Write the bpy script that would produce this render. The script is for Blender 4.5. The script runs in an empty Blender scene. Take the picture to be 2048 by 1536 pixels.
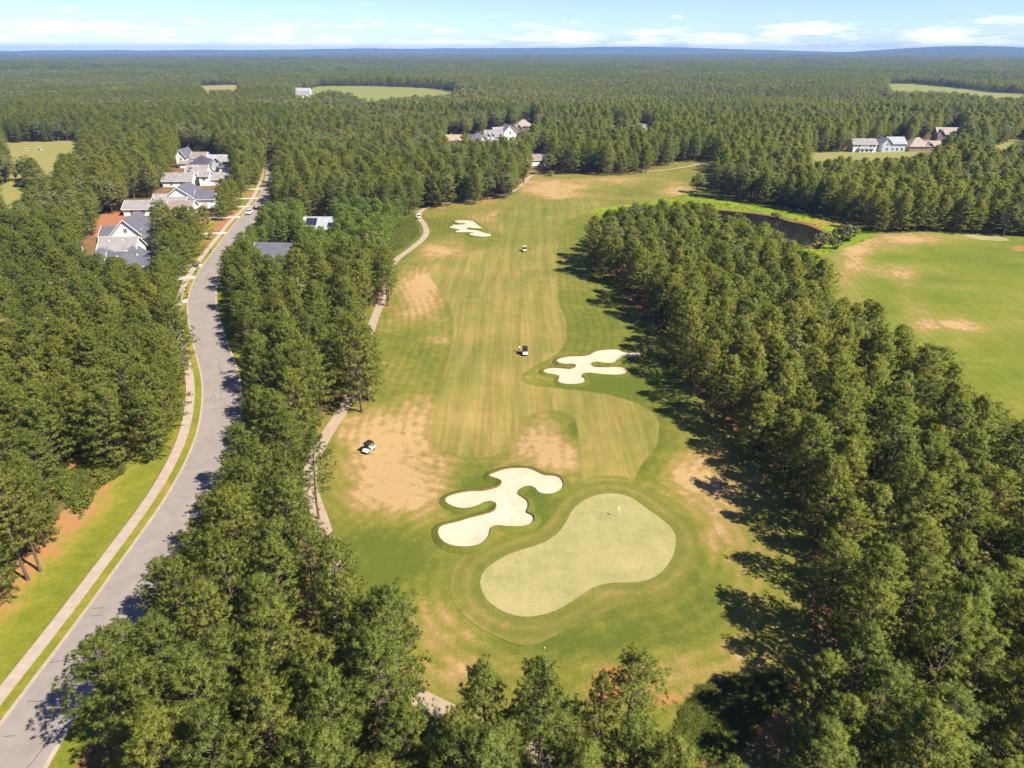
import bpy, bmesh, math, random
import numpy as np
from mathutils import Vector, Matrix
from mathutils.geometry import delaunay_2d_cdt

SC = bpy.context.scene
COL = SC.collection
R = math.radians
rng = np.random.default_rng(7)
random.seed(7)

# ------------------------------------------------------------------ camera, sky, sun, exposure
CAM_H, FPX, PITCH = 65.0, 1420.0, 25.2          # drone height, focal length for a 2048 px wide frame, tilt
cam_d = bpy.data.cameras.new('camera')
cam_d.sensor_fit = 'HORIZONTAL'
cam_d.angle = 2 * math.atan(1024 / FPX)
cam_d.clip_start, cam_d.clip_end = 0.5, 60000
cam = bpy.data.objects.new('camera', cam_d); COL.objects.link(cam)
cam.location = (0, 0, CAM_H)
cam.rotation_euler = (R(90 - PITCH), 0, 0)
SC.camera = cam

SUN_EL, SHADOW = 48.0, Vector((-0.85, 0.53))     # sun height, way the shadows fall
sun_dir = Vector((-SHADOW.x * math.cos(R(SUN_EL)), -SHADOW.y * math.cos(R(SUN_EL)), math.sin(R(SUN_EL)))).normalized()
sun_d = bpy.data.lights.new('sun', 'SUN'); sun_d.energy = 4.6; sun_d.angle = R(0.53); sun_d.color = (1.0, 0.92, 0.78)
sun = bpy.data.objects.new('sun', sun_d); COL.objects.link(sun)
sun.rotation_euler = sun_dir.to_track_quat('Z', 'Y').to_euler()

W = bpy.data.worlds.new('World'); SC.world = W; W.use_nodes = True
def build_world():
    nt = W.node_tree; N = nt.nodes; L = nt.links; N.clear()
    out = N.new('ShaderNodeOutputWorld'); bg = N.new('ShaderNodeBackground')
    sky = N.new('ShaderNodeTexSky'); sky.sky_type = 'NISHITA'; sky.sun_disc = False
    sky.sun_elevation = R(SUN_EL); sky.sun_rotation = math.atan2(sun_dir.x, sun_dir.y)
    sky.altitude = 2500; sky.air_density = 1.0; sky.dust_density = 0.0; sky.ozone_density = 1.6
    tc = N.new('ShaderNodeTexCoord')
    sep = N.new('ShaderNodeSeparateXYZ'); L.new(tc.outputs['Generated'], sep.inputs[0])
    mp = N.new('ShaderNodeMapping'); mp.inputs['Scale'].default_value = (7, 7, 44)
    L.new(tc.outputs['Generated'], mp.inputs[0])
    n1 = N.new('ShaderNodeTexNoise'); n1.inputs['Scale'].default_value = 1.9; n1.inputs['Detail'].default_value = 9; n1.inputs['Roughness'].default_value = 0.58
    L.new(mp.outputs[0], n1.inputs['Vector'])
    # cumulus are met more and more often towards the horizon
    thr = N.new('ShaderNodeMapRange'); thr.inputs['From Min'].default_value = 0.0; thr.inputs['From Max'].default_value = 0.06
    thr.inputs['To Min'].default_value = 0.325; thr.inputs['To Max'].default_value = 0.73; thr.clamp = True
    L.new(sep.outputs['Z'], thr.inputs['Value'])
    sub = N.new('ShaderNodeMath'); sub.operation = 'SUBTRACT'; L.new(n1.outputs['Fac'], sub.inputs[0]); L.new(thr.outputs[0], sub.inputs[1])
    mr = N.new('ShaderNodeMapRange'); mr.interpolation_type = 'SMOOTHSTEP'; mr.inputs['From Min'].default_value = 0.0; mr.inputs['From Max'].default_value = 0.17
    mr.inputs['To Max'].default_value = 0.95
    L.new(sub.outputs[0], mr.inputs['Value'])
    mix = N.new('ShaderNodeMix'); mix.data_type = 'RGBA'
    L.new(mr.outputs[0], mix.inputs['Factor']); tint = N.new('ShaderNodeMix'); tint.data_type = 'RGBA'; tint.blend_type = 'MULTIPLY'; tint.inputs['Factor'].default_value = 1.0; tint.inputs['B'].default_value = (.76, .83, 1.10, 1)
    L.new(sky.outputs[0], tint.inputs['A']); L.new(tint.outputs['Result'], mix.inputs['A'])
    mix.inputs['B'].default_value = (9.0, 9.3, 9.7, 1)
    L.new(mix.outputs['Result'], bg.inputs['Color']); bg.inputs['Strength'].default_value = 0.066
    L.new(bg.outputs[0], out.inputs['Surface'])
build_world()

SC.view_settings.view_transform = 'Standard'; SC.view_settings.look = 'None'
SC.view_settings.exposure = 1.32; SC.view_settings.gamma = 1.0; SC.view_settings.use_curve_mapping = False
SC.render.engine = 'CYCLES'
SC.cycles.max_bounces = 6; SC.cycles.diffuse_bounces = 3; SC.cycles.glossy_bounces = 2
SC.cycles.transmission_bounces = 2; SC.cycles.volume_bounces = 0; SC.cycles.transparent_max_bounces = 4
SC.cycles.use_denoising = True
SC.cycles.sample_clamp_indirect = 6

# ------------------------------------------------------------------ surveying helpers
SP, CP = math.sin(R(PITCH)), math.cos(R(PITCH))
def T(x, y):
    """height of the ground: soft golf-course swells near by, low hills near the horizon"""
    x = np.asarray(x, float); y = np.asarray(y, float)
    w = np.clip((470 - y) / 120, 0, 1) * np.clip((y - 20) / 40, 0, 1) * np.clip((x + 62) / 18, 0, 1)
    z = 0.40 * np.sin(x / 17 + 1.1) * np.sin(y / 24 + .4) + 0.26 * np.sin((x + .7 * y) / 11 + 2) + 0.2 * np.sin((x * .8 - y) / 8.5)
    z = z * w
    for (cx, cy, a, s) in ((9, 108, .9, 8), (22, 86, .55, 14), (-14, 98, .5, 9), (40, 150, .6, 10), (-35, 250, .6, 12), (118, 250, .9, 18), (30, 395, 1.2, 20)):
        z = z + a * np.exp(-((x - cx) ** 2 + (y - cy) ** 2) / (2 * s * s))
    r = np.sqrt(x * x + y * y)
    for (cx, cy, a, sx, sy) in ((5300, 9400, 80, 800, 600), (7400, 9500, 12, 1800, 800), (700, 13200, 55, 2300, 700), (2600, 13300, 50, 1500, 600),
                                (2400, 6300, 16, 700, 260), (-6500, 13000, 40, 2500, 700), (-2400, 13400, 34, 1500, 700), (9500, 12800, 12, 2500, 900)):
        z = z + a * np.exp(-((x - cx) / sx) ** 2 / 2 - ((y - cy) / sy) ** 2 / 2)
    f = np.clip((r - 900) / 2500, 0, 1)
    z = z + f * 5 * (np.sin(x / 610 + 1) * np.sin(y / 840) + .6 * np.sin((x + y) / 390))
    return z
def ray(px, py):
    a = (px - 1024) / FPX; b = (768 - py) / FPX
    return np.array([a, CP + b * SP, -SP + b * CP])
def gp(px, py, z=None):
    """point of the ground (or of the level z above it) seen at a place of the 2048 x 1536 survey picture"""
    d = ray(px, py); h = 0.0
    for _ in range(6):
        t = (CAM_H - h) / -d[2]
        x, y = d[0] * t, d[1] * t
        h = float(T(x, y)) + (z or 0.0)
    return float(x), float(y)
def proj(x, y, z):
    x = np.asarray(x, float); y = np.asarray(y, float); z = np.asarray(z, float) - CAM_H
    dep = y * CP - z * SP; up = y * SP + z * CP
    return 1024 + FPX * x / dep, 768 - FPX * up / dep
def inpoly(px, py, poly):
    px = np.asarray(px); py = np.asarray(py); ins = np.zeros(px.shape, bool)
    n = len(poly); j = n - 1
    for i in range(n):
        xi, yi = poly[i]; xj, yj = poly[j]
        if yi != yj:
            c = ((yi > py) != (yj > py)) & (px < (xj - xi) * (py - yi) / (yj - yi) + xi)
            ins ^= c
        j = i
    return ins
def unz(lst, x0, y0, s):
    return [(x0 + a / s, y0 + b / s) for a, b in lst]
def spline(pts, step, closed=True):
    """Catmull-Rom through ground points, resampled"""
    P = [np.array(p, float) for p in pts]; n = len(P); out = []
    rngi = range(n if closed else n - 1)
    for i in rngi:
        if closed: p0, p1, p2, p3 = P[i - 1], P[i], P[(i + 1) % n], P[(i + 2) % n]
        else: p0, p1, p2, p3 = P[max(i - 1, 0)], P[i], P[i + 1], P[min(i + 2, n - 1)]
        k = max(1, int(np.linalg.norm(p2 - p1) / step))
        for j in range(k):
            t = j / k
            out.append(.5 * ((2 * p1) + (-p0 + p2) * t + (2 * p0 - 5 * p1 + 4 * p2 - p3) * t * t + (-p0 + 3 * p1 - 3 * p2 + p3) * t ** 3))
    if not closed: out.append(P[-1])
    return np.array(out)

# ------------------------------------------------------------------ materials
def new_mat(name):
    m = bpy.data.materials.new(name); m.use_nodes = True
    nt = m.node_tree; nt.nodes.clear()
    o = nt.nodes.new('ShaderNodeOutputMaterial')
    return m, nt.nodes, nt.links, o
def pos_noise(N, L, scale, detail=3, rough=.55, stretch=None, rot=0, dist=0):
    g = N.new('ShaderNodeNewGeometry')
    v = g.outputs['Position']
    if stretch:
        mp = N.new('ShaderNodeMapping'); mp.inputs['Scale'].default_value = stretch; mp.inputs['Rotation'].default_value = (0, 0, rot)
        L.new(v, mp.inputs[0]); v = mp.outputs[0]
    n = N.new('ShaderNodeTexNoise'); n.inputs['Scale'].default_value = scale; n.inputs['Detail'].default_value = detail; n.inputs['Roughness'].default_value = rough
    n.inputs['Distortion'].default_value = dist
    L.new(v, n.inputs['Vector']); return n.outputs['Fac']
def math_n(N, L, op, a, b=None, c=None):
    m = N.new('ShaderNodeMath'); m.operation = op
    for i, v in enumerate((a, b, c)):
        if v is None: continue
        if isinstance(v, (int, float)): m.inputs[i].default_value = v
        else: L.new(v, m.inputs[i])
    return m.outputs[0]
def ramp(N, L, fac, stops):
    r = N.new('ShaderNodeValToRGB'); e = r.color_ramp.elements
    while len(e) < len(stops): e.new(0.5)
    for el, (p, c) in zip(e, stops): el.position = p; el.color = (*c, 1)
    L.new(fac, r.inputs[0]); return r.outputs[0]
def mixc(N, L, fac, a, b, mode='MIX'):
    m = N.new('ShaderNodeMix'); m.data_type = 'RGBA'; m.blend_type = mode
    for k, v in (('Factor', fac), ('A', a), ('B', b)):
        if isinstance(v, (int, float)): m.inputs[k].default_value = v
        elif isinstance(v, tuple): m.inputs[k].default_value = (*v, 1)
        else: L.new(v, m.inputs[k])
    return m.outputs['Result']
def attr(N, name):
    a = N.new('ShaderNodeAttribute'); a.attribute_name = name; return a.outputs['Fac']
def principled(N, L, o, col, rough=.9, spec=.2, bump=None, bstr=.3, bdist=.05, metal=0):
    p = N.new('ShaderNodeBsdfPrincipled')
    if isinstance(col, tuple): p.inputs['Base Color'].default_value = (*col, 1)
    else: L.new(col, p.inputs['Base Color'])
    p.inputs['Roughness'].default_value = rough; p.inputs['Specular IOR Level'].default_value = spec; p.inputs['Metallic'].default_value = metal
    if bump is not None:
        b = N.new('ShaderNodeBump'); b.inputs['Strength'].default_value = bstr; b.inputs['Distance'].default_value = bdist
        L.new(bump, b.inputs['Height']); L.new(b.outputs[0], p.inputs['Normal'])
    L.new(p.outputs[0], o.inputs['Surface']); return p

def turf(name, stops, soilc=(.31, .145, .058), streak=.25, stripe=0.0, stripe_w=4.4, rot=0.0, grain=.3, big=.5, mid=.3, ring=0.0):
    m, N, L, o = new_mat(name)
    big, mid, streak = big * 1.5, mid * 1.5, streak * 1.4
    n1 = pos_noise(N, L, .055, 5, .6); n2 = pos_noise(N, L, .4, 5, .7); n3 = pos_noise(N, L, 3.2, 4, .8)
    ns = pos_noise(N, L, 1.0, 4, .6, (1.3, .045, 1), rot)
    d = attr(N, 'dry')
    d = math_n(N, L, 'ADD', d, math_n(N, L, 'MULTIPLY', math_n(N, L, 'SUBTRACT', n1, .5), big))
    d = math_n(N, L, 'ADD', d, math_n(N, L, 'MULTIPLY', math_n(N, L, 'SUBTRACT', n2, .5), mid))
    d = math_n(N, L, 'MULTIPLY_ADD', math_n(N, L, 'SUBTRACT', d, .5), 1.2, .5)
    d = math_n(N, L, 'ADD', d, math_n(N, L, 'MULTIPLY', math_n(N, L, 'SUBTRACT', ns, .5), streak))
    if ring:
        # passes of the mower, parallel to the edge of the cut
        ph = math_n(N, L, 'MULTIPLY_ADD', attr(N, 'ring'), 2 * math.pi / 2.1, math_n(N, L, 'MULTIPLY', n2, 4.0))
        sw = math_n(N, L, 'MULTIPLY', math_n(N, L, 'SINE', ph), math_n(N, L, 'MULTIPLY', n1, 2.0))
        d = math_n(N, L, 'ADD', d, math_n(N, L, 'MULTIPLY', sw, ring))
    col = ramp(N, L, d, stops)
    if stripe:
        g = N.new('ShaderNodeNewGeometry'); mp = N.new('ShaderNodeMapping'); mp.inputs['Rotation'].default_value = (0, 0, rot)
        L.new(g.outputs['Position'], mp.inputs[0]); sx = N.new('ShaderNodeSeparateXYZ'); L.new(mp.outputs[0], sx.inputs[0])
        wob = math_n(N, L, 'MULTIPLY', pos_noise(N, L, 1.0, 2, .5, (.12, .006, 1), rot), 9.0)
        s = math_n(N, L, 'SINE', math_n(N, L, 'ADD', wob, math_n(N, L, 'MULTIPLY', sx.outputs[0], 2 * math.pi / stripe_w)))
        s = math_n(N, L, 'MULTIPLY', s, 2.2); s = math_n(N, L, 'MINIMUM', math_n(N, L, 'MAXIMUM', s, -1.0), 1.0)
        k = math_n(N, L, 'MULTIPLY_ADD', s, stripe, 1.0)
        cb = N.new('ShaderNodeCombineColor'); [L.new(k, cb.inputs[i]) for i in range(3)]
        col = mixc(N, L, 1.0, col, cb.outputs[0], 'MULTIPLY')
    so = math_n(N, L, 'ADD', attr(N, 'soil'), math_n(N, L, 'MULTIPLY', math_n(N, L, 'SUBTRACT', n2, .5), 1.1))
    mr = N.new('ShaderNodeMapRange'); mr.inputs['From Min'].default_value = .35; mr.inputs['From Max'].default_value = .8; L.new(so, mr.inputs['Value'])
    col = mixc(N, L, mr.outputs[0], col, soilc)
    k = math_n(N, L, 'MULTIPLY_ADD', n3, grain * 3.2, 1 - grain * 1.6)
    cb = N.new('ShaderNodeCombineColor'); [L.new(k, cb.inputs[i]) for i in range(3)]
    col = mixc(N, L, 1.0, col, cb.outputs[0], 'MULTIPLY')
    principled(N, L, o, col, .95, .1, n3, .35, .06)
    return m
LUSH, MID, DRY, PALE = (.080, .098, .013), (.160, .142, .028), (.242, .163, .060), (.325, .22, .10)
M = {}
M['rough'] = turf('rough_turf', [(0, LUSH), (.32, (.118, .124, .019)), (.56, MID), (.82, DRY), (1, PALE)], ring=.075, streak=.2, big=.7, mid=.65)
M['rough2'] = turf('second_turf', [(0, (.094, .122, .012)), (.40, (.132, .148, .019)), (.68, (.178, .16, .034)), (.85, DRY), (1, PALE)], ring=.05, streak=.22, rot=R(35), big=.8, mid=.6)
M['fairway'] = turf('fairway_turf', [(0, (.105, .122, .020)), (.36, (.152, .144, .031)), (.62, (.205, .162, .043)), (1, (.30, .20, .075))], stripe=.055, stripe_w=5.2, rot=R(2.5), streak=.85, grain=.22, big=.6, mid=.3)
M['collar'] = turf('collar_turf', [(0, (.09, .106, .016)), (.5, (.142, .132, .027)), (1, (.25, .17, .06))], streak=.2, grain=.26, ring=.13, big=.6, mid=.5)
M['green'] = turf('green_turf', [(0, (.20, .19, .074)), (.5, (.260, .234, .098)), (1, (.33, .27, .133))], streak=.35, grain=.2, rot=R(60), big=.9, mid=.7)
M['lawn'] = turf('lawn_turf', [(0, (.112, .128, .013)), (.45, (.16, .162, .018)), (.7, (.22, .17, .034)), (1, (.28, .158, .06))], streak=.1, grain=.3, big=.8, mid=.9)
M['meadow'] = turf('meadow', [(0, (.115, .17, .008)), (.5, (.17, .215, .009)), (.8, (.21, .18, .022)), (1, (.22, .14, .037))], streak=0, grain=.35)
M['pasture'] = turf('pasture', [(0, (.14, .165, .037)), (.5, (.185, .19, .05)), (.8, (.22, .19, .066)), (1, (.25, .20, .08))], streak=.1, grain=.2)
def floor_mat():
    m, N, L, o = new_mat('forest_floor')
    n1 = pos_noise(N, L, .12, 5, .65); n2 = pos_noise(N, L, 1.6, 4, .7)
    c = ramp(N, L, math_n(N, L, 'MULTIPLY_ADD', math_n(N, L, 'SUBTRACT', n2, .5), .5, n1),
             [(.3, (.05, .06, .017)), (.45, (.115, .10, .03)), (.56, (.18, .09, .04)), (.75, (.25, .125, .06))])
    g = N.new('ShaderNodeNewGeometry'); s = N.new('ShaderNodeSeparateXYZ'); L.new(g.outputs['Position'], s.inputs[0])
    mr = N.new('ShaderNodeMapRange'); mr.inputs['From Min'].default_value = 450; mr.inputs['From Max'].default_value = 1200; L.new(s.outputs['Y'], mr.inputs['Value'])
    n4 = pos_noise(N, L, .004, 6, .7)
    far = ramp(N, L, n4, [(.3, (.030, .048, .018)), (.7, (.055, .075, .026))])
    c = mixc(N, L, mr.outputs[0], c, far)
    principled(N, L, o, c, .95, .1, n2, .5, .1); return m
M['floor'] = floor_mat()
def noisy(name, c1, c2, scale, rough=.9, spec=.2, bstr=.2, bdist=.03, grainscale=None, metal=0):
    m, N, L, o = new_mat(name)
    n = pos_noise(N, L, scale, 5, .65); f = n
    g = pos_noise(N, L, grainscale or scale * 9, 3, .7)
    f = math_n(N, L, 'MULTIPLY_ADD', math_n(N, L, 'SUBTRACT', g, .5), .5, n)
    c = ramp(N, L, f, [(.3, c1), (.7, c2)])
    principled(N, L, o, c, rough, spec, g, bstr, bdist, metal); return m
M['asphalt'] = noisy('asphalt', (0.195, 0.168, 0.152), (0.250, 0.215, 0.195), .35, .9, .2, .15, .02, 9)
M['concrete'] = noisy('concrete', (0.281, 0.226, 0.183), (0.359, 0.296, 0.242), .8, .85, .2, .1, .02)
M['concrete_new'] = noisy('pale_concrete', (0.406, 0.359, 0.296), (0.484, 0.437, 0.374), .8, .85, .2, .1, .02)
M['cart_path'] = noisy('path_concrete', (.27, .205, .145), (.345, .265, .195), .9, .9, .2, .1, .02)
M['sand'] = noisy('bunker_sand', (0.416, 0.323, 0.223), (0.502, 0.409, 0.302), .35, .95, .1, .5, .06, 3)
M['soil_edge'] = noisy('bunker_edge_soil', (0.133, 0.078, 0.023), (0.187, 0.117, 0.039), 1.5)
M['crack'] = noisy('tar', (.05, .05, .05), (.08, .075, .07), 2)
M['straw'] = noisy('pine_straw', (0.234, 0.090, 0.039), (0.328, 0.148, 0.070), .5, .95, .1, .5, .08)
M['bark'] = noisy('pine_bark', (0.078, 0.058, 0.043), (0.156, 0.121, 0.094), 1.2, .95, .1, .8, .05)
M['white'] = noisy('white_paint', (0.681, 0.681, 0.672), (0.736, 0.736, 0.727), .6, .6, .3, .05, .01)
M['cream'] = noisy('cream_paint', (0.468, 0.406, 0.328), (0.530, 0.468, 0.390), .6, .7)
M['palewall'] = noisy('pale_blue_siding', (0.406, 0.452, 0.499), (0.468, 0.515, 0.562), .6, .7)
M['brick'] = noisy('tan_brick', (0.234, 0.156, 0.117), (0.312, 0.218, 0.164), 2.5, .9)
M['stone'] = noisy('chimney_stone', (0.312, 0.257, 0.211), (0.437, 0.374, 0.312), 2.2, .9, .2, .6, .05)
M['glass'] = noisy('window_glass', (.02, .025, .03), (.035, .04, .05), .4, .12, .5, 0)
M['panel'] = noisy('solar_cell', (.012, .014, .03), (.02, .022, .045), .7, .2, .5, 0)
M['trim'] = noisy('white_trim', (0.681, 0.672, 0.653), (0.736, 0.727, 0.708), .5, .6)
def shingle(name, c):
    m, N, L, o = new_mat(name)
    n = pos_noise(N, L, .5, 4, .6); g = pos_noise(N, L, 4.0, 2, .6, (1, 1, 4))
    f = math_n(N, L, 'MULTIPLY_ADD', math_n(N, L, 'SUBTRACT', g, .5), .8, n)
    cc = ramp(N, L, f, [(.25, tuple(v * .78 for v in c)), (.75, tuple(v * 1.2 for v in c))])
    principled(N, L, o, cc, .9, .15, g, .3, .04); return m
M['r_grey'] = shingle('grey_shingle', (.225, .21, .205)); M['r_slate'] = shingle('slate_shingle', (0.102, 0.102, 0.123))
M['r_dark'] = shingle('dark_shingle', (0.070, 0.061, 0.082)); M['r_brown'] = shingle('brown_shingle', (.215, .17, .15))
M['r_tan'] = shingle('tan_shingle', (.29, .24, .205)); M['r_orange'] = shingle('terracotta_shingle', (.34, .22, .17)); M['r_pale'] = shingle('pale_shingle', (0.271, 0.287, 0.303))
def leafmat(name, cols, transl=.3):
    m, N, L, o = new_mat(name)
    oi = N.new('ShaderNodeObjectInfo')
    ln = N.new('ShaderNodeTexNoise'); ln.inputs['Scale'].default_value = .0075; ln.inputs['Detail'].default_value = 3; ln.inputs['Roughness'].default_value = .6
    L.new(oi.outputs['Location'], ln.inputs['Vector'])          # neighbouring trees belong to one stand
    f = math_n(N, L, 'ADD', math_n(N, L, 'MULTIPLY', oi.outputs['Random'], .40), math_n(N, L, 'MULTIPLY', attr(N, 'tv'), .34))
    f = math_n(N, L, 'ADD', f, math_n(N, L, 'MULTIPLY', math_n(N, L, 'SUBTRACT', ln.outputs['Fac'], .40), 1.3))
    c = ramp(N, L, f, cols)
    p = N.new('ShaderNodeBsdfPrincipled'); L.new(c, p.inputs['Base Color']); p.inputs['Roughness'].default_value = .6; p.inputs['Specular IOR Level'].default_value = .25
    t = N.new('ShaderNodeBsdfTranslucent'); L.new(mixc(N, L, 1.0, c, (1.1, 1.15, .6), 'MULTIPLY'), t.inputs['Color'])
    mx = N.new('ShaderNodeMixShader'); mx.inputs[0].default_value = transl
    L.new(p.outputs[0], mx.inputs[1]); L.new(t.outputs[0], mx.inputs[2]); L.new(mx.outputs[0], o.inputs['Surface']); return m
M['needle'] = leafmat('pine_needles', [(0, (.115, .160, .036)), (.3, (.175, .210, .038)), (.65, (.235, .25, .040)), (1, (.30, .285, .045))], .42)
M['needle_young'] = leafmat('young_needles', [(0, (.14, .205, .034)), (.6, (.18, .24, .037)), (1, (.22, .265, .04))])
M['leaf'] = leafmat('oak_leaves', [(0, (.095, .125, .034)), (.4, (.145, .165, .044)), (.8, (.205, .195, .054)), (1, (.28, .215, .07))])
M['leaf_light'] = leafmat('light_leaves', [(0, (.12, .16, .022)), (1, (.19, .20, .03))])
M['leaf_rust'] = leafmat('rust_needles', [(0, (.24, .085, .04)), (1, (.32, .13, .06))])
M['blossom'] = noisy('blossom', (.75, .72, .70), (.8, .78, .76), 1)
def plain(name, c, rough=.5, metal=0, spec=.4):
    m, N, L, o = new_mat(name)
    n = pos_noise(N, L, 3, 2); cc = ramp(N, L, n, [(.3, tuple(v * .92 for v in c)), (.7, tuple(min(1, v * 1.06) for v in c))])
    principled(N, L, o, cc, rough, spec, metal=metal); return m
M['c_white'] = plain('cart_white', (.80, .80, .80), .3); M['c_black'] = plain('black_plastic', (.018, .018, .022), .45)
M['c_seat'] = plain('seat_vinyl', (.45, .42, .36), .5); M['c_tyre'] = plain('rubber', (.02, .02, .02), .8); M['c_metal'] = plain('metal', (.5, .5, .5), .35, 1)
M['c_glass'] = plain('tinted_glass', (.03, .035, .05), .08, 0, .6); M['c_cream'] = plain('cream_body', (.72, .68, .42), .4); M['c_green'] = plain('green_roof', (.42, .44, .20), .5)
M['c_blue'] = plain('blue_paint', (.06, .10, .24), .25); M['c_red'] = plain('lamp_red', (.4, .02, .02), .3)
M['skin'] = plain('skin', (.50, .30, .21), .6); M['shirt'] = plain('shirt', (.72, .60, .52), .8); M['shorts'] = plain('shorts', (.10, .065, .05), .8); M['cap'] = plain('cap', (.03, .025, .02), .8)
M['flag'] = plain('yellow_flag', (.80, .68, .20), .7)
def water_mat():
    m, N, L, o = new_mat('pond_water')
    n = pos_noise(N, L, 2.2, 3, .6, (1, .5, 1))
    p = principled(N, L, o, (.012, .011, .010), .06, .5, n, .12, .05)
    p.inputs['IOR'].default_value = 1.33; return m
M['water'] = water_mat()

# ------------------------------------------------------------------ object helpers
def link_mesh(name, verts, faces, mat=None, parent=None, smooth=False):
    me = bpy.data.meshes.new(name); me.from_pydata([tuple(map(float, v)) for v in verts], [], faces); me.update()
    if mat: me.materials.append(mat)
    if smooth: me.polygons.foreach_set('use_smooth', [True] * len(me.polygons))
    o = bpy.data.objects.new(name, me); COL.objects.link(o)
    if parent: o.parent = parent
    return o
def tag(o, label=None, cat=None, group=None, kind=None):
    if label: o['label'] = label
    if cat: o['category'] = cat
    if group: o['group'] = group
    if kind: o['kind'] = kind
    return o
def empty(name, loc=(0, 0, 0), rz=0):
    o = bpy.data.objects.new(name, None); COL.objects.link(o); o.location = loc; o.rotation_euler = (0, 0, rz); o.empty_display_size = .5; return o
def copy_tree(o, parent=None):
    c = o.copy(); COL.objects.link(c); c.parent = parent
    for ch in o.children: copy_tree(ch, c)
    return c
class MB:
    def __init__(s): s.v = []; s.f = []
    def box(s, c, d, rz=0, taper=1.0):
        n = len(s.v); cx, cy, cz = c; hx, hy, hz = (q / 2 for q in d); cr, sr = math.cos(rz), math.sin(rz)
        for z in (-1, 1):
            k = taper if z > 0 else 1
            for x, y in ((-1, -1), (1, -1), (1, 1), (-1, 1)):
                a, b = x * hx * k, y * hy * k
                s.v.append((cx + a * cr - b * sr, cy + a * sr + b * cr, cz + z * hz))
        s.f += [tuple(n + i for i in q) for q in ((3, 2, 1, 0), (4, 5, 6, 7), (0, 1, 5, 4), (1, 2, 6, 5), (2, 3, 7, 6), (3, 0, 4, 7))]
        return s
    def tube(s, pts, rad, k=8, cap=True):
        n0 = len(s.v); P = [Vector(p) for p in pts]
        for i, p in enumerate(P):
            d = (P[min(i + 1, len(P) - 1)] - P[max(i - 1, 0)]).normalized()
            a = d.orthogonal().normalized() if abs(d.z) < .9 else Vector((1, 0, 0)); a = (a - d * a.dot(d)).normalized(); b = d.cross(a)
            r = rad[i] if isinstance(rad, (list, tuple)) else rad
            for j in range(k):
                t = 2 * math.pi * j / k; s.v.append(tuple(p + a * (r * math.cos(t)) + b * (r * math.sin(t))))
        for i in range(len(P) - 1):
            for j in range(k):
                s.f.append((n0 + i * k + j, n0 + i * k + (j + 1) % k, n0 + (i + 1) * k + (j + 1) % k, n0 + (i + 1) * k + j))
        if cap:
            s.f.append(tuple(n0 + j for j in range(k))[::-1]); s.f.append(tuple(n0 + (len(P) - 1) * k + j for j in range(k)))
        return s
    def prism(s, prof, x0, x1):
        """profile in (y,z) swept along x"""
        n = len(s.v); k = len(prof)
        for x in (x0, x1):
            for y, z in prof: s.v.append((x, y, z))
        for j in range(k): s.f.append((n + j, n + (j + 1) % k, n + k + (j + 1) % k, n + k + j))
        s.f.append(tuple(n + j for j in range(k))[::-1]); s.f.append(tuple(n + k + j for j in range(k))); return s
    def quad(s, a, b, c, d):
        n = len(s.v); s.v += [a, b, c, d]; s.f.append((n, n + 1, n + 2, n + 3)); return s
    def build(s, name, mat, parent=None, smooth=False, bevel=0):
        o = link_mesh(name, s.v, s.f, mat, parent, smooth)
        if bevel:
            b = o.modifiers.new('bevel', 'BEVEL'); b.width = bevel; b.segments = 2; b.limit_method = 'ANGLE'
        return o

# ------------------------------------------------------------------ traced outlines (survey picture places)
GREEN = unz([(1445,515),(1500,507),(1560,510),(1610,525),(1650,550),(1690,580),(1740,615),(1790,655),(1820,690),(1832,730),(1828,780),(1812,825),(1785,865),(1745,905),(1690,930),(1640,940),(1590,942),(1530,942),(1470,952),(1420,970),(1375,1000),(1330,1030),(1280,1062),(1220,1088),(1150,1105),(1080,1107),(1010,1090),(960,1065),(915,1030),(890,990),(877,940),(885,905),(905,875),(945,845),(1000,812),(1060,788),(1120,770),(1180,750),(1230,722),(1270,685),(1300,640),(1320,600),(1345,570),(1385,540)], 600, 780, 2.438)
COLLAR = unz([(1400,430),(1500,420),(1600,430),(1620,470),(1680,490),(1750,525),(1810,560),(1860,600),(1910,650),(1940,700),(1950,750),(1945,810),(1925,860),(1890,915),(1830,970),(1760,1010),(1680,1030),(1600,1050),(1530,1070),(1460,1095),(1400,1125),(1330,1160),(1260,1190),(1205,1220),(1160,1243),(1115,1252),(1065,1247),(1015,1230),(955,1202),(880,1165),(810,1110),(765,1060),(740,1010),(732,960),(735,910),(755,865),(790,830),(850,795),(920,765),(1000,735),(1080,715),(1140,695),(1190,660),(1225,620),(1255,575),(1290,535),(1330,500),(1370,465)], 600, 780, 2.438)
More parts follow.
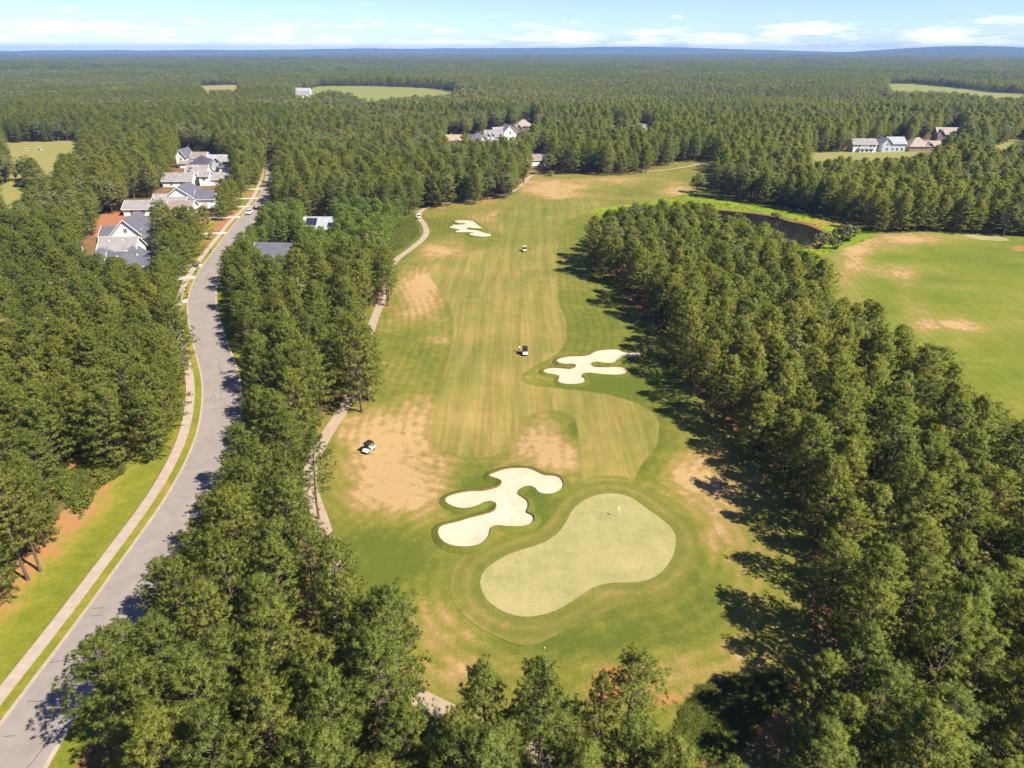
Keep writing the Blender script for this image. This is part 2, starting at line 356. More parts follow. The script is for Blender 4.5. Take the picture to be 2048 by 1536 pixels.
FAIRWAY = (unz([(565,1400),(600,1250),(640,1080),(680,960),(700,850),(705,790),(690,700),(660,620),(620,560),(580,510),(555,455),(560,420),(590,385),(640,355),(700,335),(780,315),(860,300),(930,290),(980,265),(1000,240),(990,190),(975,130),(975,90),(1000,70),(1060,45)], 680, 400, 3.103)
  + unz([(200,795),(330,775),(480,755),(600,755),(720,770),(790,788),(812,800),(780,835),(700,860),(600,900),(500,945),(440,985),(410,1030),(405,1100)], 1020, 220, 4.267)
  + unz([(1352,350),(1352,450),(1355,560),(1360,650),(1385,700),(1405,760),(1408,820),(1395,890),(1360,940),(1300,985),(1230,1020),(1160,1060),(1122,1088),(1120,1112),(1150,1137),(1230,1158),(1350,1170),(1500,1185),(1650,1205),(1760,1235),(1860,1270),(1940,1320),(1980,1380)], 680, 400, 3.103)
  + unz([(1750,200),(1740,270),(1715,310),(1680,345),(1650,390),(1625,440),(1560,470),(1450,470),(1385,445),(1365,400),(1360,340),(1357,270),(1352,200),(1335,140),(1290,108),(1230,100),(1160,108),(1100,135),(1078,175),(1080,225),(1060,268),(1010,300),(940,322),(860,334),(790,330),(720,312),(670,285),(645,250),(638,200),(642,120)], 600, 780, 2.438))
BUNK1 = unz([(920,425),(960,405),(1000,392),(1060,386),(1110,388),(1150,402),(1190,420),(1240,425),(1270,437),(1285,465),(1275,490),(1245,508),(1200,513),(1165,503),(1150,485),(1120,472),(1085,480),(1065,495),(1062,515),(1085,530),(1110,550),(1114,580),(1105,605),(1135,620),(1142,640),(1125,662),(1080,674),(1010,672),(960,668),(930,680),(925,705),(910,735),(870,765),(820,775),(760,773),(710,755),(682,725),(675,695),(685,672),(720,660),(770,648),(830,630),(890,615),(940,600),(958,580),(955,560),(930,550),(900,555),(870,570),(830,582),(790,584),(750,575),(715,555),(712,535),(735,520),(780,508),(830,500),(890,498),(940,488),(975,475),(985,460),(970,445)], 600, 780, 2.438)
BUNK2 = unz([(1342,1005),(1370,988),(1420,978),(1500,975),(1545,970),(1570,955),(1610,940),(1680,934),(1730,935),(1760,950),(1800,955),(1860,955),(1870,965),(1855,980),(1800,988),(1740,990),(1720,1000),(1715,1012),(1690,1022),(1640,1020),(1590,1012),(1565,1015),(1560,1028),(1580,1042),(1640,1045),(1700,1042),(1750,1045),(1778,1060),(1775,1078),(1745,1090),(1690,1093),(1620,1090),(1560,1082),(1510,1085),(1500,1100),(1520,1115),(1522,1132),(1500,1145),(1440,1150),(1380,1145),(1353,1130),(1362,1112),(1360,1098),(1330,1090),(1280,1082),(1260,1070),(1280,1055),(1330,1048),(1390,1052),(1430,1055),(1460,1045),(1465,1035),(1440,1028),(1400,1028),(1360,1020)], 680, 400, 3.103)
BUNK3 = unz([(712,135),(760,128),(820,133),(850,150),(870,165),(890,175),(870,182),(830,181),(790,178),(795,186),(830,190),(860,195),(900,208),(935,215),(935,228),(900,233),(850,230),(810,222),(805,213),(830,208),(800,205),(760,205),(720,203),(720,195),(745,190),(720,183),(685,177),(682,170),(700,165),(695,158),(740,157),(780,153),(740,150),(715,142)], 680, 400, 3.103)
V_GOLF = [(1150,1440),(1165,1465),(1190,1455),(1180,1400),(1183,1355),(1205,1350),(1235,1352),(1248,1312),(1275,1300),(1300,1325),(1312,1350),(1332,1345),(1325,1385),(1335,1420),(1365,1445),(1400,1452),(1450,1450),(1475,1430),(1490,1395),(1540,1370),(1570,1350),(1595,1330),(1600,1290),(1595,1260),(1605,1220),(1612,1160),(1610,1110),(1605,1060),(1585,1010),(1560,970),(1535,945),(1500,910),(1465,870),(1430,840),(1400,810),(1378,780),(1362,745),(1348,715),(1338,680),(1320,652),(1295,640),(1270,622),(1250,600),(1238,572),(1200,555),(1182,545),(1178,520),(1170,490),(1176,455),(1190,432),(1215,423),(1235,424),(1245,412),(1300,406),(1340,404),(1400,400),(1380,390),(1372,365),(1385,340),(1430,332),(1425,322),(1370,324),(1330,332),(1295,345),(1240,350),(1180,349),(1110,349),(1065,347),(1055,364),(1045,387),(1010,399),(960,406),(900,412),(880,416),(850,416),(835,420),(822,440),(800,445),(790,460),(780,480),(775,500),(790,508),(797,530),(802,555),(802,580),(785,607),(760,622),(745,645),(735,670),(755,690),(767,715),(767,745),(755,780),(745,805),(738,835),(700,845),(692,812),(672,830),(652,860),(640,890),(636,915),(645,940),(640,960),(612,962),(608,975),(626,1010),(632,1045),(655,1062),(672,1078),(702,1097),(710,1120),(704,1160),(716,1195),(730,1202),(760,1192),(790,1197),(815,1227),(832,1257),(848,1278),(865,1302),(852,1325),(852,1345),(832,1382),(855,1397),(905,1402),(912,1375),(935,1348),(970,1335),(1005,1345),(1022,1370),(1045,1350),(1080,1332),(1110,1345),(1130,1390)]
V_ROAD = [(-300,1300),(0,1217),(43,1191),(59,1165),(104,1147),(140,1133),(147,1111),(156,1073),(158,1037),(155,996),(147,976),(127,950),(137,933),(169,921),(183,947),(217,943),(241,928),(255,909),(313,924),(338,900),(366,854),(371,801),(376,766),(381,731),(379,696),(372,661),(370,625),(363,605),(370,594),(365,577),(367,557),(372,538),(378,532),(391,527),(404,519),(410,511),(406,499),(414,486),(421,469),(451,436),(476,425),(487,395),(500,381),(519,370),(530,343),(533,324),(548,322),(547,329),(543,343),(536,370),(525,392),(517,414),(511,436),(500,444),(462,441),(454,466),(450,482),(448,496),(437,512),(435,529),(431,551),(427,578),(431,600),(427,608),(436,636),(454,678),(461,717),(475,748),(484,787),(468,801),(470,819),(457,829),(429,857),(405,893),(401,910),(408,924),(384,945),(359,988),(352,1026),(339,1057),(315,1078),(286,1107),(265,1148),(252,1181),(211,1198),(219,1231),(190,1260),(178,1289),(195,1310),(178,1339),(178,1372),(153,1417),(161,1442),(141,1479),(166,1521),(185,1545),(185,1800),(-300,1800)]
V_POND = [(1300,405),(1340,404),(1400,406),(1425,416),(1432,428),(1450,434),(1475,430),(1500,440),(1520,445),(1560,464),(1590,482),(1605,494),(1625,508),(1640,512),(1700,494),(1760,475),(1730,452),(1640,430),(1560,414),(1480,402),(1400,391),(1372,380),(1340,390)]
V_SECOND = [(1640,510),(1660,540),(1675,580),(1682,602),(1715,592),(1735,597),(1760,612),(1790,628),(1810,648),(1840,668),(1870,692),(1905,718),(1930,752),(1950,792),(1975,804),(2000,795),(2030,814),(2048,845),(2300,1150),(2300,470),(2048,474),(1960,468),(1760,464),(1700,488)]
V_MISC = [
 [(12,286),(150,282),(157,292),(140,300),(125,308),(110,325),(104,345),(100,350),(80,340),(70,322),(55,311),(40,313),(30,322),(18,300)],
 [(0,378),(28,366),(58,372),(52,388),(40,402),(0,408)],
 [(636,173),(694,171),(755,172),(863,176),(910,184),(910,188),(853,187),(822,191),(793,194),(759,198),(751,199),(726,198),(715,193),(694,184),(665,179),(650,180),(632,186),(600,193),(588,192),(600,184),(620,181)],
 [(405,171),(475,171),(475,181),(408,181)],
 [(1779,169),(1806,167),(1861,171),(1912,176),(1997,186),(2060,188),(2060,195),(1987,193),(1929,186),(1881,181),(1826,183),(1782,181)],
 [(1615,308),(1700,303),(1840,304),(1845,308),(1780,315),(1700,316),(1620,315)],
 [(1975,296),(2060,274),(2060,286),(1995,298)],
 [(188,466),(190,446),(205,432),(250,424),(262,430),(237,455),(226,468)],
 # houses
 [(160,486),(174,487),(190,470),(235,470),(240,490),(262,500),(300,500),(312,516),(306,540),(284,545),(270,525),(200,508),(180,512),(164,508)],
 [(232,470),(236,445),(247,428),(262,419),(280,424),(296,450),(306,476),(304,490),(270,490),(240,485)],
 [(256,412),(285,400),(312,400),(312,412),(292,420),(286,426),(258,420)],
 [(318,378),(352,374),(364,366),(400,374),(426,388),(424,414),(372,418),(330,412)],
 [(336,358),(355,336),(404,330),(444,342),(444,362),(404,376),(350,372)],
 [(360,302),(398,298),(410,310),(440,312),(460,322),(458,344),(400,342),(362,340)],
 [(609,434),(650,433),(671,446),(668,455),(700,456),(700,460),(664,458),(612,452)],
 [(518,492),(560,488),(590,484),(600,496),(570,508),(530,516),(519,516)],
 [(893,271),(926,271),(928,281),(893,281)],[(940,268),(970,268),(972,279),(942,280)],[(972,260),(1002,260),(1002,274),(974,274)],[(1004,256),(1020,252),(1036,266),(1032,278),(1008,276)],[(1032,250),(1042,240),(1064,240),(1066,254),(1040,260)],
 [(1276,246),(1286,246),(1300,258),(1298,262),(1280,254)],[(1216,249),(1238,252),(1236,258)],
 [(1709,286),(1748,284),(1750,304),(1709,304)],[(1758,282),(1788,274),(1806,278),(1816,290),(1816,304),(1758,304)],[(1820,292),(1838,277),(1860,282),(1876,290),(1874,303),(1820,303)],[(1877,258),(1918,256),(1918,266),(1880,272)],
 [(1072,312),(1084,312),(1084,328),(1074,328)],
]
# picture-resolution map of where open ground, water and houses lie in view
MS = 2; MX0, MY0, MX1, MY1 = -300, 60, 2348, 1860
gx, gy = np.meshgrid(np.arange(MX0, MX1, MS) + MS / 2, np.arange(MY0, MY1, MS) + MS / 2)
OPEN = np.zeros(gx.shape, bool)
for poly in [V_GOLF, V_ROAD, V_POND, V_SECOND] + V_MISC:
    pa = np.array(poly); x0, y0 = pa.min(0); x1, y1 = pa.max(0)
    i0, i1 = max(0, int((y0 - MY0) / MS) - 1), min(OPEN.shape[0], int((y1 - MY0) / MS) + 2)
    j0, j1 = max(0, int((x0 - MX0) / MS) - 1), min(OPEN.shape[1], int((x1 - MX0) / MS) + 2)
    OPEN[i0:i1, j0:j1] |= inpoly(gx[i0:i1, j0:j1], gy[i0:i1, j0:j1], poly)
def is_open(px, py):
    i = ((py - MY0) / MS).astype(int); j = ((px - MX0) / MS).astype(int)
    ok = (i >= 0) & (i < OPEN.shape[0]) & (j >= 0) & (j < OPEN.shape[1])
    r = np.zeros(px.shape, bool); r[ok] = OPEN[i[ok], j[ok]]; return r
def gpoly(pl, step=None):
    g = [gp(*p) for p in pl]
    return spline(g, step, True) if step else np.array(g)

# ------------------------------------------------------------------ ground and sheets
def axis(lo, hi, step, far_lo, far_hi, cap):
    a = list(np.arange(lo, hi + .01, step)); s = step
    while a[-1] < far_hi: s = min(s * 1.13, cap); a.append(a[-1] + s)
    s = step
    while a[0] > far_lo: s = min(s * 1.13, cap); a.insert(0, a[0] - s)
    return np.array(a)
gxs = axis(-90, 160, 2.5, -13500, 13500, 320); gys = axis(25, 460, 2.5, -500, 15000, 320)
X, Y = np.meshgrid(gxs, gys); Z = T(X, Y)
nx, ny = len(gxs), len(gys)
idx = np.arange(nx * ny).reshape(ny, nx)
F = np.stack([idx[:-1, :-1], idx[:-1, 1:], idx[1:, 1:], idx[1:, :-1]], -1).reshape(-1, 4)
ground = link_mesh('ground', np.stack([X, Y, Z], -1).reshape(-1, 3), F.tolist(), M['floor'], smooth=True)
tag(ground, 'pine straw and grass covered ground reaching to the horizon', kind='structure')

def blobs_val(px, py, blobs):
    v = np.zeros(px.shape)
    for (cx, cy, rx, ry, a) in blobs: v += a * np.exp(-(((px - cx) / rx) ** 2 + ((py - cy) / ry) ** 2) * 1.3)
    return v
def sheet(name, loop, lift, mat, grid=2.0, dry=(0.3, ()), soil=(), label=None, ring=None):
    """one ground-hugging sheet with its own outline"""
    loop = np.asarray(loop); x0, y0 = loop.min(0); x1, y1 = loop.max(0)
    gX, gY = np.meshgrid(np.arange(x0, x1, grid), np.arange(y0, y1, grid)); gX = gX.ravel() + rng.uniform(-.1, .1, gX.size) * grid; gY = gY.ravel() + rng.uniform(-.1, .1, gY.size) * grid
    ins = inpoly(gX, gY, loop)
    gX, gY = gX[ins], gY[ins]
    # keep inner points off the rim
    if len(gX):
        keep = np.ones(len(gX), bool)
        for s in range(0, len(gX), 4000):
            d2 = ((gX[s:s + 4000, None] - loop[None, :, 0]) ** 2 + (gY[s:s + 4000, None] - loop[None, :, 1]) ** 2).min(1)
            keep[s:s + 4000] = d2 > (grid * .35) ** 2
        gX, gY = gX[keep], gY[keep]
    V2 = [Vector(p) for p in loop] + [Vector((a, b)) for a, b in zip(gX, gY)]
    n = len(loop); E = [(i, (i + 1) % n) for i in range(n)]
    vo, eo, fo, *_ = delaunay_2d_cdt(V2, E, [], 1, 1e-5)
    va = np.array([(v.x, v.y) for v in vo]); z = T(va[:, 0], va[:, 1]) + lift
    fs = []
    for f in fo:
        a, b, c = f[:3]
        cr = (va[b, 0] - va[a, 0]) * (va[c, 1] - va[a, 1]) - (va[b, 1] - va[a, 1]) * (va[c, 0] - va[a, 0])
        fs.append(tuple(f) if cr > 0 else tuple(f)[::-1])
    o = link_mesh(name, np.column_stack([va, z]), fs, mat, smooth=True)
    px, py = proj(va[:, 0], va[:, 1], z)
    at = o.data.attributes.new('dry', 'FLOAT', 'POINT'); at.data.foreach_set('value', np.clip(dry[0] + blobs_val(px, py, dry[1]), -.3, 1.3))
    at = o.data.attributes.new('soil', 'FLOAT', 'POINT'); at.data.foreach_set('value', np.clip(blobs_val(px, py, soil), 0, 1))
    if ring is not None:
        dd = np.full(len(va), 1e9)
        for s_ in range(0, len(va), 3000): dd[s_:s_ + 3000] = np.sqrt(((va[s_:s_ + 3000, None] - ring[None]) ** 2).sum(-1).min(1))
        at = o.data.attributes.new('ring', 'FLOAT', 'POINT'); at.data.foreach_set('value', dd)
    tag(o, label, kind='structure')
    return o
def ribbon(name, line, w0, w1, lift, mat, label=None, thick=0):
    """strip between two offsets (left is negative) of a ground line"""
    P = np.asarray(line); d = np.gradient(P, axis=0); d /= np.linalg.norm(d, axis=1)[:, None]; nrm = np.column_stack([d[:, 1], -d[:, 0]])
    A = P + nrm * w0; B = P + nrm * w1; n = len(P); k = max(2, int(abs(w1 - w0) / 2) + 2)
    V = []; 
    for j in range(k):
        q = A + (B - A) * j / (k - 1); V += [(a, b, float(T(a, b)) + lift) for a, b in q]
    Fc = [(j * n + i, (j + 1) * n + i, (j + 1) * n + i + 1, j * n + i + 1) for j in range(k - 1) for i in range(n - 1)]
    if thick:
        m = len(V); V += [(a, b, c - thick) for a, b, c in V[:n]] + [(a, b, c - thick) for a, b, c in V[(k - 1) * n:k * n]]
        for i in range(n - 1):
            Fc.append((i, i + 1, m + i + 1, m + i)); Fc.append(((k - 1) * n + i + 1, (k - 1) * n + i, m + n + i, m + n + i + 1))
    o = link_mesh(name, V, Fc, mat, smooth=False); tag(o, label, kind='structure'); return o

# golf-course rough of the hole in view, spreading a few metres under the wood edges
def grow(loop, d):
    loop = np.asarray(loop); a = np.roll(loop, 1, 0); b = np.roll(loop, -1, 0); t = b - a; t /= np.linalg.norm(t, axis=1)[:, None] + 1e-9
    area = np.sum(loop[:, 0] * np.roll(loop[:, 1], -1) - loop[:, 1] * np.roll(loop[:, 0], -1))
    n = np.column_stack([t[:, 1], -t[:, 0]]) * (1 if area > 0 else -1)
    return loop + n * d
ROUGH_PX = [(860,1536),(1380,1500),(1480,1440),(1600,1340),(1615,1230),(1625,1120),(1615,1050),(1580,980),(1520,920),(1460,850),(1400,790),(1370,740),(1345,680),(1290,630),(1250,590),(1215,550),(1195,500),(1195,450),(1230,422),(1300,405),(1400,402),(1440,395),(1470,380),(1440,345),(1450,328),(1420,318),(1370,322),(1330,328),(1290,342),(1240,346),(1180,345),(1110,345),(1060,342),(1040,378),(1005,394),(955,401),(900,408),(840,412),(800,430),(770,450),(750,500),(765,540),(775,580),(740,615),(715,660),(730,720),(720,780),(690,800),(650,830),(620,880),(590,950),(595,1010),(610,1060),(640,1120),(650,1200),(680,1300),(760,1420)]
ROUGH_DRY = [(800,930,150,105,.42),(830,990,95,50,.25),(750,1000,70,50,.25),(820,830,70,70,.32),(735,870,60,60,.35),(1090,900,85,62,.55),(1400,950,80,70,.42),(1440,1050,60,80,.4),(1360,920,40,60,.25),
 (870,1260,60,60,.3),(900,1350,110,40,.4),(840,600,55,45,.5),(850,560,60,25,.4),(880,500,60,22,.4),(980,430,60,22,.4),(880,680,30,13,.45),(900,455,90,20,-.25),(1110,375,85,22,.6),(1230,362,60,10,.5),(1350,380,50,22,.4),(1120,395,40,10,.2),(1240,375,90,14,-.15),
 (780,1130,95,95,-.4),(700,1080,40,40,-.1),(1150,1285,150,28,-.42),(1400,1180,50,110,-.3),(1330,1260,140,40,-.2),(960,970,60,30,-.45),(1060,1010,60,60,-.5),(960,1010,70,40,-.45),(1200,660,90,120,-.22),(1220,760,130,55,-.4),(1330,870,60,60,-.22),(820,720,90,80,-.12),(800,475,40,40,-.5),(1150,860,30,25,-.45),(1290,940,30,40,-.3),(1180,520,50,90,-.12),(1480,1330,80,80,.2),(1300,1350,120,60,.25),(690,920,40,40,-.1)]
ROUGH_SOIL = [(1250,1360,70,30,.55),(1210,1330,40,30,.4),(1330,1400,60,22,.75),(1200,1390,40,40,.55),(660,935,40,16,.4),(960,402,60,8,.7),(880,415,40,8,.6),(800,620,30,14,.35),(740,860,30,20,.35),(1070,350,40,12,.6),(900,1210,40,60,.28),(960,1290,60,30,.2),(1215,1400,60,30,.3),(1395,700,60,60,.3),(760,610,40,14,.6),(760,660,25,14,.5)]
rough_loop = spline([gp(*p) for p in ROUGH_PX], 3.0)
cut_edges = np.concatenate([spline([gp(*p) for p in FAIRWAY], 1.5), spline([gp(*p) for p in COLLAR], 1.0)])
sheet('rough', rough_loop, .02, M['rough'], 1.6, (.42, ROUGH_DRY), ROUGH_SOIL, 'mottled green and tan rough grass around the fairway', ring=cut_edges)
fair_loop = spline([gp(*p) for p in FAIRWAY], 1.5)
sheet('fairway', fair_loop, .05, M['fairway'], 2.2, (.45, [(1010,700,90,200,.1),(960,850,80,60,.15),(1230,860,80,60,.2),(1060,450,120,60,-.2),(930,560,70,80,.05),(1120,640,30,120,.1)]), (), 'mown golf fairway with faint lengthwise stripes')
col_loop = spline([gp(*p) for p in COLLAR], 1.0)
sheet('collar', col_loop, .08, M['collar'], 1.8, (.42, [(930,1230,40,30,.3),(1190,1190,80,16,.35),(1320,1050,20,60,.15)]), [(945,1222,12,10,.8),(975,1238,26,10,.6),(1000,1250,20,8,.6)], 'short mown collar ringing the putting green', ring=spline([gp(*p) for p in GREEN], .8))
gr_loop = spline([gp(*p) for p in GREEN], .8)
sheet('putting_green', gr_loop, .11, M['green'], 1.8, (.5, [(1200,1010,60,30,-.15),(1040,1180,80,60,.1)]), (), 'pale kidney-shaped putting green')

def bunker(name, px, label, step):
    loop = spline([gp(*p) for p in px], step)
    area = np.sum(loop[:, 0] * np.roll(loop[:, 1], -1) - loop[:, 1] * np.roll(loop[:, 0], -1))
    if area < 0: loop = loop[::-1]
    o = sheet(name, loop, .07, M['sand'], 1.5, label=label); o['kind'] = 'thing'; o['category'] = 'bunker'
    co = np.zeros(len(o.data.vertices) * 3, np.float32); o.data.vertices.foreach_get('co', co); co = co.reshape(-1, 3)
    dist = np.sqrt(((co[:, None, :2] - loop[None]) ** 2).sum(-1).min(1)); co[:, 2] += .16 * np.exp(-dist / .8) + .05 * np.sin(co[:, 0] * .9) * np.sin(co[:, 1] * .7) * np.clip(dist / 1.5, 0, 1); o.data.vertices.foreach_set('co', co.ravel()); o.data.update()
    out = grow(loop, .14); top = grow(loop, .02); base = grow(loop, 1.1)
    V = []; n = len(loop)
    cen_y = loop[:, 1].mean(); lipn = .42 + .09 * np.sin(np.arange(n) * .21) + .06 * np.sin(np.arange(n) * .083 + 1)
    for ring, h in ((loop, .06), (top, 1), (out, 1.02), (base, .035)): V += [(a, b, float(T(a, b)) + (h if h < .5 else h * lipn[i])) for i, (a, b) in enumerate(ring)]
    Fc = [(k * n + i, k * n + (i + 1) % n, (k + 1) * n + (i + 1) % n, (k + 1) * n + i) for k in range(2, 3) for i in range(n)]
    lip = link_mesh('turf_lip', V, [f[::-1] for f in Fc], M['rough'], o, True)
    for nm, val in (('dry', .12), ('soil', 0)):
        at = lip.data.attributes.new(nm, 'FLOAT', 'POINT'); at.data.foreach_set('value', [val] * len(V))
    Fc = [(k * n + i, k * n + (i + 1) % n, (k + 1) * n + (i + 1) % n, (k + 1) * n + i) for k in range(2) for i in range(n)]
    link_mesh('soil_edge', V, [f[::-1] for f in Fc], M['soil_edge'], o, False)
    return o
bunker('sand_bunker', BUNK1, 'large pale sand bunker with four lobes beside the putting green', .5)
bunker('sand_bunker', BUNK2, 'pale sand bunker right of the fairway below the pine wood', .7)
bunker('sand_bunker', BUNK3, 'small far sand bunker left of the fairway near the cart path bend', .9)

# second hole, pond bank, pond, meadow, fields
SECOND_PX = [(1600,505),(1640,560),(1680,640),(1760,720),(1860,820),(1960,930),(2100,1050),(2350,1180),(2600,900),(2600,560),(2400,478),(2150,470),(2048,474),(1990,468),(1900,464),(1820,462),(1760,468),(1710,486),(1660,500)]
sheet('second_fairway', spline([gp(*p) for p in SECOND_PX], 3.0), .03, M['rough2'], 3.0, (.34, [(1820,478,115,15,.72),(1715,502,36,40,.45),(1690,555,40,60,.35),(1800,545,60,22,.36),(1815,600,22,60,.32),(1850,660,18,60,.3),(1760,500,90,10,.2),(1860,640,60,30,.15),(1895,650,45,12,.35),(1945,655,45,14,.35),(1920,690,40,14,.35),(1960,510,160,30,-.15),(1980,600,100,60,.1),(1780,520,60,14,-.15)]), [(2040,497,30,9,.8),(1710,520,18,30,.3)], 'broad green golf hole beyond the right-hand pine wood', ring=spline([gp(*p) for p in [(1560,470),(1640,560),(1700,660),(1800,760),(1900,880),(2000,1000)]], 2.0, False))
g2 = spline([gp(*p) for p in [(1925,470),(1950,468),(1985,471),(2012,477),(2018,482),(1985,482),(1950,478)]], 1.0)
sheet('putting_green', g2, .08, M['green'], 2.5, (.5, ()), (), 'small far putting green at the edge of the second hole')
BANK = [(1180,425),(1240,411),(1300,404),(1360,392),(1380,386),(1400,389),(1480,399),(1560,411),(1640,426),(1700,440),(1745,452),(1765,464),(1720,486),(1650,508),(1600,530),(1540,540),(1500,530),(1400,480),(1300,440)]
sheet('pond_bank', spline([gp(*p) for p in BANK], 3.0), .06, M['meadow'], 2.5, (.3, [(1660,445,70,12,.35),(1610,450,40,14,.35),(1640,490,60,30,.1),(1260,412,60,8,.4)]), [(1700,446,45,7,.9),(1670,440,30,6,.35)], 'bright green weedy bank around the pond')
POND = [(1395,419),(1425,421),(1460,424),(1500,428),(1540,433),(1575,441),(1610,450),(1635,461),(1646,468),(1640,478),(1625,487),(1610,492),(1585,492),(1540,486),(1480,474),(1420,456),(1385,440),(1378,427)]
pond_loop = spline([gp(*p) for p in POND], 2.0)
pz = np.mean([float(T(a, b)) for a, b in pond_loop]) 
def pond():
    V = [Vector(p) for p in pond_loop]; n = len(V)
    o = link_mesh('pond', [(a, b, pz + .25) for a, b in pond_loop], [tuple(range(n))], M['water']); tag(o, 'dark brown pond reflecting the trees', kind='structure')
    area = np.sum(pond_loop[:, 0] * np.roll(pond_loop[:, 1], -1) - pond_loop[:, 1] * np.roll(pond_loop[:, 0], -1))
    if area < 0: o.data.flip_normals()
    out = grow(pond_loop, 1.1); far = grow(pond_loop, 3.5); VV = []
    for ring, h in ((pond_loop, None), (out, .5), (far, .07)):
        VV += [(a, b, (pz + .2) if h is None else max(float(T(a, b)) + h, pz + .45 if h > .1 else -9)) for a, b in ring]
    Fc = [(k * n + i, k * n + (i + 1) % n, (k + 1) * n + (i + 1) % n, (k + 1) * n + i) for k in range(2) for i in range(n)]
    b = link_mesh('pond_rim', VV, Fc, M['soil_edge'], smooth=True); tag(b, 'bare brown earth rim of the pond', kind='structure')
pond()
def field(name, far, near, z, mat, label, dry=.4, grid=25):
    loop = [gp(*p) for p in far] + [gp(a, b, z) for a, b in near]
    return sheet(name, spline(loop, grid), .12, mat, grid, (dry, ()), (), label)
field('field', [(560,190),(590,185),(620,178),(636,173),(694,172),(755,173),(863,177),(910,184)], [(925,189),(853,189),(793,195),(740,202),(690,199),(620,197),(570,196)], 14, M['pasture'], 'large pale green farm field in the far woods', .4)
field('field', [(400,172),(440,170.5),(480,171.5)], [(480,181),(440,182),(402,181)], 14, M['pasture'], 'small tan farm field far off left of the large one', .8)
field('field', [(1770,170),(1806,167),(1861,171),(1912,176),(1997,186),(2070,189)], [(2080,196),(1987,194),(1929,187),(1881,183),(1826,184),(1775,182)], 14, M['pasture'], 'long pale green clearing in the far woods on the right', .5)
field('golf_lawn', [(-40,284),(10,281),(60,280),(110,279),(150,279)], [(185,300),(140,345),(110,385),(40,415),(-60,420)], 2, M['pasture'], 'pale golf hole lawn beyond the houses at the far left', .62, 6)
field('golf_lawn', [(1600,300),(1700,300),(1840,302),(1900,298),(1980,290),(2060,270)], [(2100,300),(1990,306),(1850,318),(1700,322),(1600,318)], 2, M['pasture'], 'strip of golf lawn in front of the right-hand houses', .55, 6)

# road, kerbs, pavement, verge, lawn
ROAD_L = [(-330,1990),(-160,1700),(0,1450),(50,1388),(124,1293),(199,1190),(257,1107),(315,1028),(352,970),(379,917),(391,889),(405,836),(409,780),(405,745),(394,710),(384,668),(377,625),(379,590),(391,559),(405,534),(435,493),(454,469),(470,447),(492,425),(511,406),(522,386),(530,365),(534,345),(536,326)]
rl = spline([gp(*p) for p in ROAD_L], 2.0, False)
def smooth_line(P, k=9):
    P = np.array(P); Q = P.copy()
    for _ in range(k): Q[1:-1] = (Q[:-2] + 2 * Q[1:-1] + Q[2:]) / 4
    return Q
rl = smooth_line(rl, 14)
RW = 7.0
ribbon('lawn', rl, -15, -3.7, .03, M['lawn'], 'bright green lawn strip beside the pavement')
for o_ in [bpy.data.objects['lawn']]:
    for nm, val in (('dry', .3), ('soil', 0)):
        at = o_.data.attributes.new(nm, 'FLOAT', 'POINT')
        n_ = len(rl); k_ = len(o_.data.vertices) // n_
        # the strip dries out towards the pines
        at.data.foreach_set('value', [((1.1, 1.0, .85, .62, .42, .3, .28)[j] if nm == 'dry' else (.62, .55, .42, .2, .05, 0, 0)[j]) for j in range(k_) for i in range(n_)])
ribbon('road', rl, 0, RW, .06, M['asphalt'], 'curving grey asphalt road with tar-sealed cracks')
ribbon('kerb', rl, -.45, -.02, .15, M['concrete'], 'pale concrete kerb on the pavement side', .14)
ribbon('kerb', rl, RW + .02, RW + .5, .15, M['concrete'], 'pale concrete kerb on the wood side', .14)
def with_attrs(o, dry):
    for nm, val in (('dry', dry), ('soil', 0)):
        at = o.data.attributes.new(nm, 'FLOAT', 'POINT'); at.data.foreach_set('value', [val] * len(o.data.vertices))
    return o
with_attrs(ribbon('verge', rl, -1.75, -.45, .10, M['lawn'], 'narrow grass verge between pavement and kerb'), .45)
ribbon('pavement', rl, -3.5, -1.75, .13, M['concrete'], 'tan concrete pavement along the road', .1)
with_attrs(ribbon('verge', rl, RW + .5, RW + 3.2, .05, M['lawn'], 'grass verge under the pines on the wood side of the road'), .25)
# slabs of the pavement, one by one as far as they can be told apart
def slabs():
    P = rl; d = np.gradient(P, axis=0); d /= np.linalg.norm(d, axis=1)[:, None]; nr = np.column_stack([d[:, 1], -d[:, 0]])
    base = bpy.data.objects['pavement']
    for i in range(0, min(len(P) - 1, 112)):
        if P[i][1] < 30: continue
        g = .02; a0, a1 = P[i] + d[i] * g, P[i + 1] - d[i] * g; V = []
        for z in (.135, .165 + random.uniform(-.006, .006)):
            for p, n, w in ((a0, nr[i], -3.49), (a0, nr[i], -1.76), (a1, nr[i + 1], -1.76), (a1, nr[i + 1], -3.49)):
                q = p + n * w; V.append((q[0], q[1], float(T(*q)) + z))
        link_mesh('slab', V, [(4, 5, 6, 7), (0, 1, 5, 4), (1, 2, 6, 5), (2, 3, 7, 6), (3, 0, 4, 7)], M['concrete'], base)
slabs()
